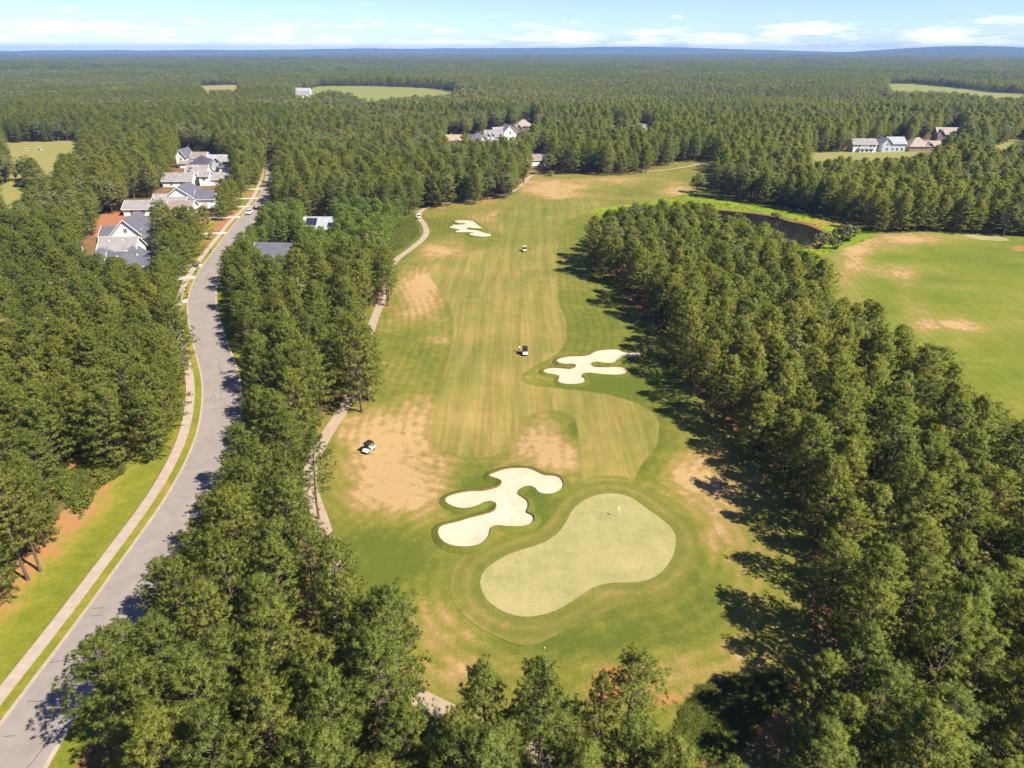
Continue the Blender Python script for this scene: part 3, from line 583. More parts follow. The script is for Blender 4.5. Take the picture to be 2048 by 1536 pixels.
# tar-sealed cracks
CR = [[(55,1536),(85,1500),(140,1415),(145,1402),(55,1404)],[(62,1478),(110,1464),(160,1461)],[(100,1326),(152,1318)],[(120,1392),(140,1360),(148,1338)],[(125,1355),(178,1352)],[(98,1405),(114,1378)],[(8,1474),(30,1472)],[(80,1488),(98,1478)],[(184,1218),(208,1216)],[(184,1233),(205,1231)],[(160,1325),(168,1310)],[(405,545),(420,520),(428,510)],[(437,730),(446,760),(452,785)],[(420,800),(428,790),(430,806)],[(441,770),(444,800)],[(409,570),(418,545)],[(425,715),(440,722)]]
def cracks():
    m = MB()
    for c in CR:
        g = spline([gp(*p) for p in c], .6, False); g[1:-1] += rng.normal(0, .05, (len(g) - 2, 2))
        for a, b in zip(g[:-1], g[1:]):
            d = b - a; l = np.linalg.norm(d); mid = (a + b) / 2
            m.box((mid[0], mid[1], float(T(*mid)) + .065), (l + .04, .07, .012), math.atan2(d[1], d[0]))
    o = m.build('tar_crack', M['crack']); tag(o, 'dark tar-sealed cracks in the road surface', kind='structure')
cracks()
# cart path
PATH = [(1500,1700),(1150,1545),(1000,1480),(900,1425),(835,1395),(740,1340),(690,1250),(668,1130),(648,1060),(636,1020),(620,985),(612,950),(622,925),(640,895),(655,865),(675,838),(694,808),(706,780),(718,730),(735,680),(752,630),(770,580),(784,530),(800,514),(822,498),(842,482),(853,466),(848,448),(837,434),(840,424),(858,414),(910,404),(965,398),(1020,386),(1048,366),(1064,351),(1100,344),(1180,346),(1250,346),(1310,342),(1360,336),(1400,328),(1440,320)]
pl = smooth_line(spline([gp(*p) for p in PATH], 2.0, False), 4)
ribbon('cart_path', pl, -1.15, 1.15, .09, M['cart_path'], 'tan concrete cart path winding along the left of the hole')
# driveways crossing the pavement
for pxs, ln in (((492,398),16),((478,414),18),((455,436),20),((447,467),17),((405,533),15),((394,556),14),((381,601),13),((515,379),14)):
    a = gp(*pxs); i = int(np.argmin(np.hypot(rl[:, 0] - a[0], rl[:, 1] - a[1]))); d = rl[min(i + 1, len(rl) - 1)] - rl[i - 1]; d /= np.linalg.norm(d); nr = np.array([d[1], -d[0]])
    p0 = rl[i] - nr * .46; p1 = rl[i] - nr * ln
    ribbon('driveway', [p0 + (p1 - p0) * t / 6 for t in range(7)], -1.7, 1.7, .16, M['concrete_new'], 'pale concrete driveway leaving the road')
STRAW = [[(132,958),(138,930),(160,918),(180,914),(192,930),(188,952),(160,968)],[(186,474),(188,444),(204,428),(255,418),(300,398),(330,392),(332,400),(300,412),(262,432),(240,455),(228,472)],[(440,440),(470,420),(476,428),(452,448),(420,478),(408,500),(400,498)],[(488,392),(512,380),(516,384),(500,396)]]
for i, p in enumerate(STRAW):
    sheet('mulch_bed', [gp(*q) for q in p], .045, M['straw'], 3.0, label='red pine straw bed ' + ('among the pines left of the lawn', 'behind the white gabled houses', 'along the front gardens by the driveways', 'under trees at the upper end of the street')[i])

# ------------------------------------------------------------------ trees: prototypes
def frame(d):
    """two unit vectors square to each row of d"""
    up = np.where(np.abs(d[:, 2:3]) < .9, np.array([[0, 0, 1.]]), np.array([[1., 0, 0]]))
    a = np.cross(d, up); a /= np.linalg.norm(a, axis=1)[:, None]; return a, np.cross(d, a)
def blades(cen, dirs, n, length, width, spread, r, droop=0):
    """n thin triangles fanning out of every tuft"""
    m = len(cen); c = np.repeat(cen, n, 0); d = np.repeat(dirs, n, 0); a, b = frame(d)
    th = r.uniform(0, 2 * np.pi, m * n); ph = np.abs(r.normal(0, spread, m * n))
    v = d * np.cos(ph)[:, None] + (a * np.cos(th)[:, None] + b * np.sin(th)[:, None]) * np.sin(ph)[:, None]
    v[:, 2] -= droop * r.uniform(0, 1, m * n); v /= np.linalg.norm(v, axis=1)[:, None]
    w = np.cross(v, r.normal(size=(m * n, 3))); w /= np.linalg.norm(w, axis=1)[:, None]
    L = (length * r.uniform(.7, 1.2, m * n))[:, None]
    p0 = c - w * width / 2; p1 = c + w * width / 2 ; p2 = c + v * L
    V = np.stack([p0, p1, p2], 1).reshape(-1, 3)
    return V, n
def set_normals(me):
    n = len(me.vertices); a = np.zeros(n * 3, np.float32); me.attributes['nrm'].data.foreach_get('vector', a)
    me.polygons.foreach_set('use_smooth', [True] * len(me.polygons))
    me.normals_split_custom_set_from_vertices(a.reshape(-1, 3))
def tri_mesh(name, V, tv, mat, nrm=None):
    me = bpy.data.meshes.new(name); n = len(V); nf = n // 3
    if nrm is not None:     # wind every blade so that it faces out of its tuft
        t = V.reshape(-1, 3, 3); gn = np.cross(t[:, 1] - t[:, 0], t[:, 2] - t[:, 0]); flip = (gn * nrm).sum(1) < 0
        t = t.copy(); t[flip] = t[flip][:, ::-1]; V = t.reshape(-1, 3)
    me.vertices.add(n); me.vertices.foreach_set('co', V.astype(np.float32).ravel())
    me.loops.add(n); me.loops.foreach_set('vertex_index', np.arange(n, dtype=np.int32))
    me.polygons.add(nf); me.polygons.foreach_set('loop_start', np.arange(0, n, 3, dtype=np.int32))
    me.update(calc_edges=True)
    at = me.attributes.new('tv', 'FLOAT', 'FACE'); at.data.foreach_set('value', tv.astype(np.float32))
    me.materials.append(mat)
    if nrm is not None:
        at = me.attributes.new('nrm', 'FLOAT_VECTOR', 'POINT'); at.data.foreach_set('vector', np.repeat(nrm, 3, 0).astype(np.float32).ravel())
        set_normals(me)
    return me
def tube_mesh(name, tubes, mat, k=6):
    m = MB()
    for pts, rad in tubes: m.tube(pts, rad, k if len(pts) > 3 else 4, cap=False)
    me = bpy.data.meshes.new(name); me.from_pydata(m.v, [], m.f); me.update(); me.materials.append(mat)
    me.polygons.foreach_set('use_smooth', [True] * len(me.polygons)); return me
def make_pine(seed, h, rad, cb, nb, sub, nn, blade_len=.42, blade_w=.055, dens=1.0, mat='needle', shape=.62):
    """loblolly pine: straight bole, whorled limbs that curve up, needle tufts at the twig ends"""
    r = np.random.default_rng(seed); tubes = []
    lean = r.normal(0, .35, 2); bend = r.normal(0, .25, 2)
    def bole(t): return np.array([lean[0] * t * t + bend[0] * math.sin(t * 3), lean[1] * t * t + bend[1] * math.sin(t * 3 + 1), h * t])
    tr = h * .0115 + .03
    tubes.append(([bole(t) for t in np.linspace(-.02, .97, 9)], [tr * (1.25 if i == 0 else 1) * (1 - .9 * i / 8) for i in range(9)]))
    for _ in range(5):  # dead stubs below the crown
        t = r.uniform(cb * .5, cb); p = bole(t); az = r.uniform(0, 6.28); q = p + np.array([math.cos(az), math.sin(az), .1]) * r.uniform(.4, 1.1)
        tubes.append(([p, q], [.03, .01]))
    cen, dr, tv, pc = [], [], [], []
    az = r.uniform(0, 6.28)
    sect = r.uniform(.72, 1.12, 7)
    for i in range(nb):
        t = cb + (1 - cb) * ((i + r.uniform(0, 1)) / nb) ** .9; s = (t - cb) / (1 - cb)
        az += 2.4 + r.normal(0, .3)
        prof = (1 - s ** (1.75 + shape)) ** .62 * (.62 + .38 * min(1, s * 4 + .25))
        ln = max(.5, rad * prof * r.uniform(.72, 1.12) * sect[int((az % 6.283) / 6.284 * 7)])
        el = R(-4 + 58 * s ** 1.3 + r.normal(0, 8)); p0 = bole(t); dh = np.array([math.cos(az), math.sin(az), 0])
        end_up = .22 * ln
        def limb(u): return p0 + dh * (ln * u * math.cos(el)) + np.array([0, 0, ln * u * math.sin(el) + end_up * u * u])
        tubes.append(([limb(0), limb(.5), limb(1)], [max(.02, .05 * ln / rad + .02), .03, .012]))
        ns = max(2, int(round(sub * (.45 + .75 * ln / rad))))
        for j in range(ns):
            u = .28 + .74 * (j + r.uniform(.2, .8)) / ns; p = limb(min(u, 1.0))
            side = r.choice((-1, 1)); ang = az + side * r.uniform(.2, 1.15); tl = ln * .34 * r.uniform(.4, 1.0) * (1.15 - .5 * u) + .12
            q = p + np.array([math.cos(ang), math.sin(ang), r.uniform(.05, .55)]) * tl
            k = 3 if dens >= 1 else 2
            base_tv = r.uniform(0, 1); sg = r.uniform(.10, .18)
            for _ in range(k):
                c = q + r.normal(0, sg, 3) * np.array([1, 1, .7]); pc.append(q + np.array([0, 0, -.12])); d = (c - p) / (np.linalg.norm(c - p) + 1e-6) * .75 + np.array([0, 0, .75]) + r.normal(0, .2, 3)
                cen.append(c); dr.append(d / np.linalg.norm(d)); tv.append(np.clip(base_tv * .6 + r.uniform(0, .4), 0, 1))
    top = bole(.97)
    for _ in range(8):
        c = top + r.normal(0, .3, 3); cen.append(c); pc.append(top); d = np.array([r.normal(0, .5), r.normal(0, .5), 1]); dr.append(d / np.linalg.norm(d)); tv.append(r.uniform(.2, .8))
    cen, dr, tv = np.array(cen), np.array(dr), np.array(tv)
    V, n = blades(cen, dr, nn, blade_len, blade_w, .95, r)
    mid = V.reshape(-1, 3, 3).mean(1); ax = np.zeros_like(mid); ax[:, 2] = h * (cb + .45 * (1 - cb))
    puff = np.repeat(np.array(pc), n, 0); o1 = mid - puff; o1 /= np.linalg.norm(o1, axis=1)[:, None] + 1e-6
    o2 = (mid - ax) / np.array([rad, rad, h * .5]); o2 /= np.linalg.norm(o2, axis=1)[:, None] + 1e-6
    nr = o1 * .74 + o2 * .42 + np.array([0, 0, .12]) + r.normal(0, .15, o1.shape); nr /= np.linalg.norm(nr, axis=1)[:, None]
    return tri_mesh('crown', V, np.repeat(tv, n), M[mat], nr), tube_mesh('trunk', tubes, M['bark'])
def make_broad(seed, h, rad, cb, nclump, nleaf, leaf, mat='leaf'):
    """broadleaf tree: forked bole, crown of many leaf clumps on an uneven dome"""
    r = np.random.default_rng(seed); tubes = []
    cz = h * (cb + (1 - cb) * .52); hz = h * (1 - cb) * .5
    fork = np.array([r.normal(0, .2), r.normal(0, .2), h * cb * 1.1])
    tubes.append(([(0, 0, -.2), fork * .5, fork, (fork[0], fork[1], cz + hz * .4)], [.03 * h * .8, .024 * h * .8, .02 * h * .8, .05]))
    Vs, tvs, ns_ = [], [], []
    lob = r.normal(size=(9, 3)); lob /= np.linalg.norm(lob, axis=1)[:, None]; amp = r.uniform(-.12, .30, 9)
    for i in range(nclump):
        d = r.normal(size=3); d /= np.linalg.norm(d); d[2] = abs(d[2]) * .95 - .28 if r.uniform() < .75 else d[2]; d /= np.linalg.norm(d)
        bump = 1 + sum(a * max(0, d @ l) ** 4 for a, l in zip(amp, lob))
        rr = r.uniform(.55, 1.0) ** .5 * bump * .88
        c = np.array([0, 0, cz]) + d * np.array([rad, rad, hz]) * rr
        if i % 4 == 0: tubes.append(([fork + (c - fork) * .05, (fork + c) / 2 + np.array([0, 0, -.2]), c], [.09, .05, .015]))
        cr = r.uniform(.5, .95) * rad * .30
        dd = r.normal(size=(nleaf, 3)); dd /= np.linalg.norm(dd, axis=1)[:, None]; dd[:, 2] = np.abs(dd[:, 2]) * .9 - .2
        lc = c + dd * cr * r.uniform(.55, 1, nleaf)[:, None] * np.array([1, 1, .7])
        nrm = dd + r.normal(0, .55, (nleaf, 3)) + np.array([0, 0, .35]); nrm /= np.linalg.norm(nrm, axis=1)[:, None]
        a, b = frame(nrm); th = r.uniform(0, 6.28, nleaf)[:, None]; u = a * np.cos(th) + b * np.sin(th); v = np.cross(nrm, u); s = leaf * r.uniform(.7, 1.25, nleaf)[:, None]
        p = [lc - u * s, lc - v * s * .62, lc + u * s, lc + v * s * .62]
        Vs.append(np.stack([p[0], p[1], p[2], p[0], p[2], p[3]], 1).reshape(-1, 3)); tvs.append(np.full(nleaf * 2, np.clip(r.uniform(0, 1), 0, 1)))
        o2 = (lc - np.array([0, 0, cz])) / np.array([rad, rad, hz]); o2 /= np.linalg.norm(o2, axis=1)[:, None]; sn = dd * .6 + o2 * .5 + nrm * .3; sn /= np.linalg.norm(sn, axis=1)[:, None]; ns_.append(np.repeat(sn, 2, 0))
    return tri_mesh('crown', np.concatenate(Vs), np.concatenate(tvs), M[mat], np.concatenate(ns_)), tube_mesh('trunk', tubes, M['bark'])

PINES = []     # (crown, trunk, height, radius)
for i, (h, rd, cb, nb) in enumerate([(17, 3.8, .12, 78), (18, 4.0, .20, 74), (15.5, 3.8, .08, 78), (19, 4.2, .30, 68), (16, 3.6, .12, 74), (14, 3.7, .07, 76), (17, 4.3, .18, 78), (20, 4.0, .32, 66)]):
    PINES.append((*make_pine(100 + i, h, rd, cb, nb, 10, 17, .38, .058, shape=(.45, .5, .58, .42)[i % 4]), h, rd))
YOUNG = [(*make_pine(140 + i, 9.5, 2.3, .10, 54, 6, 14, .34, .065, mat='needle_young', shape=.8), 9.5, 2.3) for i in range(3)]
BROAD = [(*make_broad(200 + i, h, rd, cb, 120, 60, .17), h, rd) for i, (h, rd, cb) in enumerate([(15, 4.6, .18), (17, 4.2, .25), (13, 4.0, .15), (18, 5.0, .22)])]
FARP = [(*make_pine(300 + i, 17, 3.3, .28, 30, 4, 9, .75, .16, .5), 17, 3.3) for i in range(5)]
FARB = [(*make_broad(330 + i, 15.5, 4.6, .12, 46, 22, .42), 15.5, 4.6) for i in range(4)]

def joined(name, parts):
    """one mesh out of (mesh, matrix) pairs, keeping material slots and the tv attribute"""
    bm = bmesh.new(); mats = []
    for me, mx in parts:
        m2 = me.copy(); m2.transform(mx); n = len(m2.vertices)
        if 'tv' not in m2.attributes: m2.attributes.new('tv', 'FLOAT', 'FACE')
        if 'nrm' in m2.attributes:
            a = np.zeros(n * 3, np.float32); m2.attributes['nrm'].data.foreach_get('vector', a); a = a.reshape(-1, 3) @ np.array(mx.to_quaternion().to_matrix()).T
        else:
            a = np.zeros(n * 3, np.float32); m2.vertices.foreach_get('normal', a); m2.attributes.new('nrm', 'FLOAT_VECTOR', 'POINT')
        m2.attributes['nrm'].data.foreach_set('vector', np.ascontiguousarray(a, np.float32).ravel())
        if 'custom_normal' in m2.attributes: m2.attributes.remove(m2.attributes['custom_normal'])
        mi = []
        for mt in m2.materials:
            if mt not in mats: mats.append(mt)
            mi.append(mats.index(mt))
        m2.polygons.foreach_set('material_index', [mi[0]] * len(m2.polygons))
        bm.from_mesh(m2); bpy.data.meshes.remove(m2)
    out = bpy.data.meshes.new(name); bm.to_mesh(out); bm.free()
    for mt in mats: out.materials.append(mt)
    set_normals(out)
    return out
def proto_collection(name, meshes):
    c = bpy.data.collections.new(name)
    for i, me in enumerate(meshes):
        o = bpy.data.objects.new('%s_%02d' % (name, i), me); c.objects.link(o)
    return c
I4 = Matrix.Identity(4)
C_NEAR = proto_collection('near_trees', [joined('pine', [(c, I4), (t, I4)]) for c, t, *_ in PINES + YOUNG] + [joined('broadleaf', [(c, I4), (t, I4)]) for c, t, *_ in BROAD])
C_FAR = proto_collection('far_trees', [joined('pine', [(c, I4), (t, I4)]) for c, t, *_ in FARP] + [joined('broadleaf', [(c, I4), (t, I4)]) for c, t, *_ in FARB])
def clump(seed, kinds):
    r = np.random.default_rng(seed); parts = []
    for i in range(6):
        for j in range(6):
            c = kinds[r.integers(len(kinds))]; s = r.uniform(.8, 1.2)
            parts.append((c, Matrix.Translation(((i - 2.5) * 7 + r.uniform(-2.5, 2.5), (j - 2.5) * 7 + r.uniform(-2.5, 2.5), -.5)) @ Matrix.Rotation(r.uniform(0, 6.28), 4, 'Z') @ Matrix.Diagonal((s, s, s * r.uniform(.85, 1.1), 1))))
    return joined('clump', parts)
TINYP = [make_pine(400 + i, 17, 3.6, .25, 16, 2.2, 5, 1.7, .5, .5)[0] for i in range(3)]
TINYB = [make_broad(420 + i, 15, 4.8, .1, 22, 7, .95)[0] for i in range(3)]
C_CLUMP = proto_collection('clumps', [clump(1, TINYP), clump(2, TINYP), clump(3, TINYP + TINYB), clump(4, TINYB), clump(5, TINYB + TINYP[:1])])

def scatter(name, pts, rot, scl, idx, coll, label):
    me = bpy.data.meshes.new(name); n = len(pts); me.vertices.add(n); me.vertices.foreach_set('co', np.asarray(pts, np.float32).ravel())
    a = me.attributes.new('rot', 'FLOAT', 'POINT'); a.data.foreach_set('value', np.asarray(rot, np.float32))
    a = me.attributes.new('scl', 'FLOAT_VECTOR', 'POINT'); a.data.foreach_set('vector', np.asarray(scl, np.float32).ravel())
    a = me.attributes.new('idx', 'INT', 'POINT'); a.data.foreach_set('value', np.asarray(idx, np.int32))
    o = bpy.data.objects.new(name, me); COL.objects.link(o); tag(o, label, kind='stuff')
    g = bpy.data.node_groups.new(name, 'GeometryNodeTree')
    g.interface.new_socket('Geometry', in_out='INPUT', socket_type='NodeSocketGeometry'); g.interface.new_socket('Geometry', in_out='OUTPUT', socket_type='NodeSocketGeometry')
    N = g.nodes; L = g.links; gi = N.new('NodeGroupInput'); go = N.new('NodeGroupOutput')
    iop = N.new('GeometryNodeInstanceOnPoints'); ci = N.new('GeometryNodeCollectionInfo'); ci.inputs['Collection'].default_value = coll
    ci.inputs['Separate Children'].default_value = True; ci.inputs['Reset Children'].default_value = True
    def na(nm, ty):
        x = N.new('GeometryNodeInputNamedAttribute'); x.data_type = ty; x.inputs['Name'].default_value = nm; return x.outputs['Attribute']
    L.new(gi.outputs[0], iop.inputs['Points']); L.new(ci.outputs[0], iop.inputs['Instance']); iop.inputs['Pick Instance'].default_value = True
    L.new(na('idx', 'INT'), iop.inputs['Instance Index']); L.new(na('scl', 'FLOAT_VECTOR'), iop.inputs['Scale'])
    cx = N.new('ShaderNodeCombineXYZ'); L.new(na('rot', 'FLOAT'), cx.inputs['Z'])
    er = N.new('FunctionNodeEulerToRotation'); L.new(cx.outputs[0], er.inputs[0]); L.new(er.outputs[0], iop.inputs['Rotation'])
    L.new(iop.outputs[0], go.inputs[0])
    md = o.modifiers.new('scatter', 'NODES'); md.node_group = g
    return o

# ------------------------------------------------------------------ trees: where they stand
def silhouette_free(x, y, h, r, cb=.25, allow=0):
    """does a tree of this size leave every clearing in view open?"""
    z0 = T(x, y); hit = np.zeros(x.shape, int)
    vx, vy = y / np.hypot(x, y), -x / np.hypot(x, y)      # across the line of sight
    for fz, fr in ((.97, 0), (.85, .35), (.85, -.35), (.68, .75), (.68, -.75), (.5, 0), (.45, .85), (.45, -.85), (.3, .6), (.3, -.6), (.12, 0), (.02, 0), (.14, .5), (.14, -.5)):
        px, py = proj(x + vx * r * fr, y + vy * r * fr, z0 + h * fz); hit += is_open(px, py)
    return hit <= allow
def near_line(x, y, line, lo, hi):
    """signed side distance to a ground line within lo..hi (right of it is positive)"""
    P = np.asarray(line); d = np.gradient(P, axis=0); d /= np.linalg.norm(d, axis=1)[:, None]; out = np.zeros(x.shape, bool)
    for s in range(0, len(x), 4000):
        dx = x[s:s + 4000, None] - P[None, :, 0]; dy = y[s:s + 4000, None] - P[None, :, 1]; k = np.argmin(dx * dx + dy * dy, 1); a = np.arange(len(k))
        side = dx[a, k] * d[k, 1] - dy[a, k] * d[k, 0]; dist = np.hypot(dx[a, k], dy[a, k]); sd = np.where(side > 0, dist, -dist)
        out[s:s + 4000] = (sd > lo) & (sd < hi)
    return out
HOUSES = []     # (x, y, radius) filled by the house plan below, used to keep trees out of rooms
HOUSE_PLAN = [(250,545,15),(262,488,11),(318,430,14),(362,416,13),(375,370,14),(405,338,12),(378,333,9),(640,472,9),(550,532,9),(910,290,9),(955,288,9),(988,285,9),(1018,280,10),(1048,268,11),(1287,270,10),(1228,268,9),(1729,304,10),(1786,303,11),(1848,303,12),(1898,285,14),(1078,330,8)]
for px_, py_, rr_ in HOUSE_PLAN:
    hx, hy = gp(px_, py_); HOUSES.append((hx, hy + 6, rr_))
SPECIAL = {}    # hand-placed trees that stand out
trees = []      # kind, x, y, h, r, proto, rot
def add_special(key, x, y, h, r, kind, proto): SPECIAL[key] = len(trees); trees.append([kind, x, y, h, r, proto, random.uniform(0, 6.28)])
add_special('lone', *gp(722, 824), 19.5, 4.5, 'pine', 1)
for key, tx, ty, h, r, pr in (('corner', 775, 1186, 17, 4.4, 6), ('front1', 965, 1336, 14.5, 3.3, 4), ('front2', 1082, 1332, 16, 3.5, 0), ('front3', 1272, 1302, 13.5, 3.2, 7), ('front4', 1205, 1352, 11.5, 1.9, 4)):
    add_special(key, *gp(tx, ty, h), h, r, 'pine', pr)
add_special('verge', *gp(60, 1160), 18.5, 3.7, 'pine', 3)
add_special('verge2', *gp(76, 1145), 17, 3.2, 'pine', 7)
add_special('yellow', *gp(1311, 632), 12.5, 3.2, 'pine_yellow', 5)
add_special('rust', *gp(1268, 585), 10.5, 2.0, 'pine_rust', 4)
for key, tx, ty, h, r, pr in (('bend', 618, 872, 14.5, 3.0, 7), ('edge1', 662, 1080, 15, 3.4, 0), ('edge2', 680, 1150, 15.5, 3.6, 2), ('edge3', 700, 1215, 15, 3.3, 5), ('low1', 800, 1425, 13, 3.4, 2), ('low2', 905, 1440, 12.5, 3.2, 6), ('low3', 1010, 1450, 12, 3.0, 0)):
    add_special(key, *gp(tx, ty, h), h, r, 'pine', pr)
add_special('copse', *gp(1820, 1497), 19, 3.6, 'pine', 7)

Nc = 70000
cy = np.sqrt(rng.uniform(28 ** 2, 330 ** 2, Nc)); cxx = rng.uniform(-1, 1, Nc) * (.80 * cy + 30)
cpx, cpy = proj(cxx, cy, T(cxx, cy))
left_wood = near_line(cxx, cy, rl, -400, -2)
young = (cpx > 440) & (cpx < 800) & (cpy > 440) & (cpy < 560)
ch = rng.uniform(12.5, 16.8, Nc); ch[left_wood] = rng.uniform(12, 16, left_wood.sum()); ch[young] = rng.uniform(7.5, 10.5, young.sum())
between = (~left_wood) & (cxx < 0) & ~young; ch[between] = rng.uniform(12.5, 17, between.sum())
cr = (ch * .55 + 7.0) * rng.uniform(.225, .295, Nc)
ok = silhouette_free(cxx, cy, ch, cr * .72)
ok &= ~near_line(cxx, cy, rl, -4.6, RW + 4.2)
edge_ = near_line(cxx, cy, rl, RW, RW + 9); ch[edge_] *= .82; cr[edge_] *= .9
ok &= ~near_line(cxx, cy, pl, -2.2, 2.2)
for hx, hy, hr in HOUSES: ok &= (cxx - hx) ** 2 + (cy - hy) ** 2 > hr * hr
for lp in (fair_loop, col_loop, pond_loop): ok &= ~inpoly(cxx, cy, lp)
cell = {}
def put(x, y, dmin):
    i, j = int(x // 4), int(y // 4)
    for a in (-2, -1, 0, 1, 2):
        for b in (-2, -1, 0, 1, 2):
            for (qx, qy) in cell.get((i + a, j + b), ()):
                if (qx - x) ** 2 + (qy - y) ** 2 < dmin * dmin: return False
    cell.setdefault((i, j), []).append((x, y)); return True
for t in trees: cell.setdefault((int(t[1] // 4), int(t[2] // 4)), []).append((t[1], t[2]))
broad_zone = (cpx > -50) & (cpx < 330) & (cpy > 300) & (cpy < 500)
for i in np.flatnonzero(ok):
    h = ch[i]; dm = 3.3 if young[i] else (4.3 if left_wood[i] else 4.5)
    if not put(cxx[i], cy[i], dm): continue
    u = rng.uniform()
    kind = 'young' if young[i] else 'broad' if (u < (.5 if broad_zone[i] else .05 if cy[i] > 120 else 0)) else 'pine'
    low = (cpx[i] > 1370 and 320 < cpy[i] < 480) or left_wood[i]
    proto = int(rng.integers(3)) if kind == 'young' else int(rng.integers(len(BROAD))) if kind == 'broad' else int(rng.choice((0, 2, 4, 5))) if low else int(rng.integers(len(PINES)))
    trees.append([kind, float(cxx[i]), float(cy[i]), float(h), float(cr[i]), proto, float(rng.uniform(0, 6.28))])

# which trees show largest: distance, weighed down outside the frame
def show(t):
    px, py = proj(t[1], t[2], float(T(t[1], t[2])) + t[3] * .6)
    px2, py2 = proj(t[1], t[2], float(T(t[1], t[2])) + t[3] * .95)
    if not (20 < px < 2028 and 20 < py2 < 1510): return 0
    return t[3] * t[4] / (t[1] ** 2 + t[2] ** 2)
def place_tree(t, name, label, cat, group, needle=None):
    kind, x, y, h, r, pr, rot = t
    lib = YOUNG if kind == 'young' else BROAD if kind == 'broad' else PINES
    crown, trunk, ph, prad = lib[pr]
    e = empty(name, (x, y, float(T(x, y)) - .05), rot); s = r / prad; e.scale = (s, s, h / ph); tag(e, label, cat, group)
    for nm, me in (('crown', crown), ('trunk', trunk)):
        o = bpy.data.objects.new(nm, me); COL.objects.link(o); o.parent = e
        if nm == 'crown' and needle:
            o.material_slots[0].link = 'OBJECT'; o.material_slots[0].material = M[needle]
    return e
SPECIAL_LABEL = {
 'lone': ('pine_tree', 'broad full pine standing alone where the cart path leaves the wood'), 'corner': ('pine_tree', 'bushy pine jutting into the grass at the lower corner of the golf hole'),
 'front1': ('pine_tree', 'dark pine below the putting green, left one of the close pair'), 'front2': ('pine_tree', 'pine below the putting green, right one of the close pair'),
 'front3': ('pine_tree', 'sparse open-crowned pine below the right end of the putting green'), 'front4': ('pine_tree', 'slim low pine just left of the sparse pine below the green'),
 'verge': ('pine_tree', 'pine with a bare pale trunk at the lawn edge left of the road'), 'verge2': ('pine_tree', 'pine close behind the pale bare trunk left of the road'),
 'yellow': ('pine_tree', 'short yellowish pine on the fairway edge of the right wood'), 'rust': ('pine_tree', 'small rust-coloured dying pine among the right wood edge'),
 'bend': ('pine_tree', 'thin pine overhanging the cart path left of the parked cart'), 'edge1': ('pine_tree', 'pine hiding the cart path where it vanishes, uppermost of three'), 'edge2': ('pine_tree', 'pine on the grass edge left of the green, middle of three'), 'edge3': ('pine_tree', 'pine on the grass edge left of the green, lowest of three'),
 'low1': ('pine_tree', 'pine below the short visible piece of path at the bottom, left of three'), 'low2': ('pine_tree', 'pine at the bottom edge covering the path, middle of three'), 'low3': ('pine_tree', 'low pine at the bottom edge in front of the close pair'),
 'copse': ('pine_tree', 'tall pine with a dark bare trunk in the lower right corner')}
sp_idx = set(SPECIAL.values())
for k, i in SPECIAL.items():
    t = trees[i]; place_tree(t, *[SPECIAL_LABEL[k][0]], SPECIAL_LABEL[k][1], 'tree', None, {'pine_yellow': 'leaf_light', 'pine_rust': 'leaf_rust'}.get(t[0]))
order = sorted((i for i in range(len(trees)) if i not in sp_idx), key=lambda i: -show(trees[i]))
n_ind = {'pine': 288, 'broad': 60, 'young': 60}; single = set()
ZONES = {'left': ('pine left of the road', 'pines in the wood left of the road'),
         'mid': ('pine between road and golf hole', 'pines between road and golf hole'),
         'right': ('pine in the right-hand wood', 'pines in the wood right of the fairway'),
         'far': ('pine standing beyond the fairway end or the pond', 'pines beyond the fairway end')}
near_rest = []
for i in order:
    t = trees[i]; k = t[0]
    if n_ind.get(k, 0) > 0 and show(t) > 0:
        n_ind[k] -= 1; single.add(i)
        bx, by = proj(t[1], t[2], 0.0)
        z = 'far' if by < 470 else 'left' if near_line(np.array([t[1]]), np.array([t[2]]), rl, -400, 0)[0] else 'mid' if t[1] < 12 * (t[2] < 75) - 8 * (t[2] >= 75) else 'right'
        if k == 'pine':
            if z == 'right': sub = ('beside the putting green', 'beside the neck of the fairway', 'opposite the right fairway bunker', 'along the upper fairway', 'near the pond')[int(np.digitize(-by, [-1150, -900, -680, -560]))] + (', on the fairway side' if bx < 1330 + max(0, by - 500) * .55 else ', towards the second hole')
            elif z == 'mid': sub = ('at the bottom edge of the picture', 'beside the lower straight of the road', 'beside the cart path by the parked cart', 'beside the bend of the road', 'near the half-hidden roofs')[int(np.digitize(-by, [-1350, -1050, -800, -620]))] + (', road side' if near_line(np.array([t[1]]), np.array([t[2]]), rl, 0, RW + 9)[0] else ', golf side')
            elif z == 'left': sub = ('beside the lower lawn', 'beside the bend of the road', 'below the chimney house')[int(np.digitize(-by, [-960, -700]))] + (', at the lawn edge' if near_line(np.array([t[1]]), np.array([t[2]]), rl, -22, 0)[0] else ', deep in the wood')
            else: sub = 'at the back'
            place_tree(t, 'pine_tree', ZONES[z][0].replace(' the curving', '') + ' ' + sub, 'tree', ZONES[z][1] + ' ' + sub)
        elif k == 'young': place_tree(t, 'young_pine_tree', 'low bright green young pine in the thicket around the two half-hidden roofs', 'tree', 'young pines around the half-hidden roofs')
        else: place_tree(t, 'broadleaf_tree', {'left': 'rounded broadleaf tree among the pines left of the road', 'mid': 'rounded broadleaf tree among the pines between road and golf hole', 'right': 'rounded broadleaf tree among the pines right of the fairway', 'far': 'rounded broadleaf tree beyond the far fairway end'}[z], 'tree', 'broadleaf trees ' + z)
    else: near_rest.append(t)
OFF = {'pine': 0, 'young': len(PINES), 'broad': len(PINES) + len(YOUNG)}
def lib_of(k): return YOUNG if k == 'young' else BROAD if k == 'broad' else PINES
P_, R_, S_, I_ = [], [], [], []
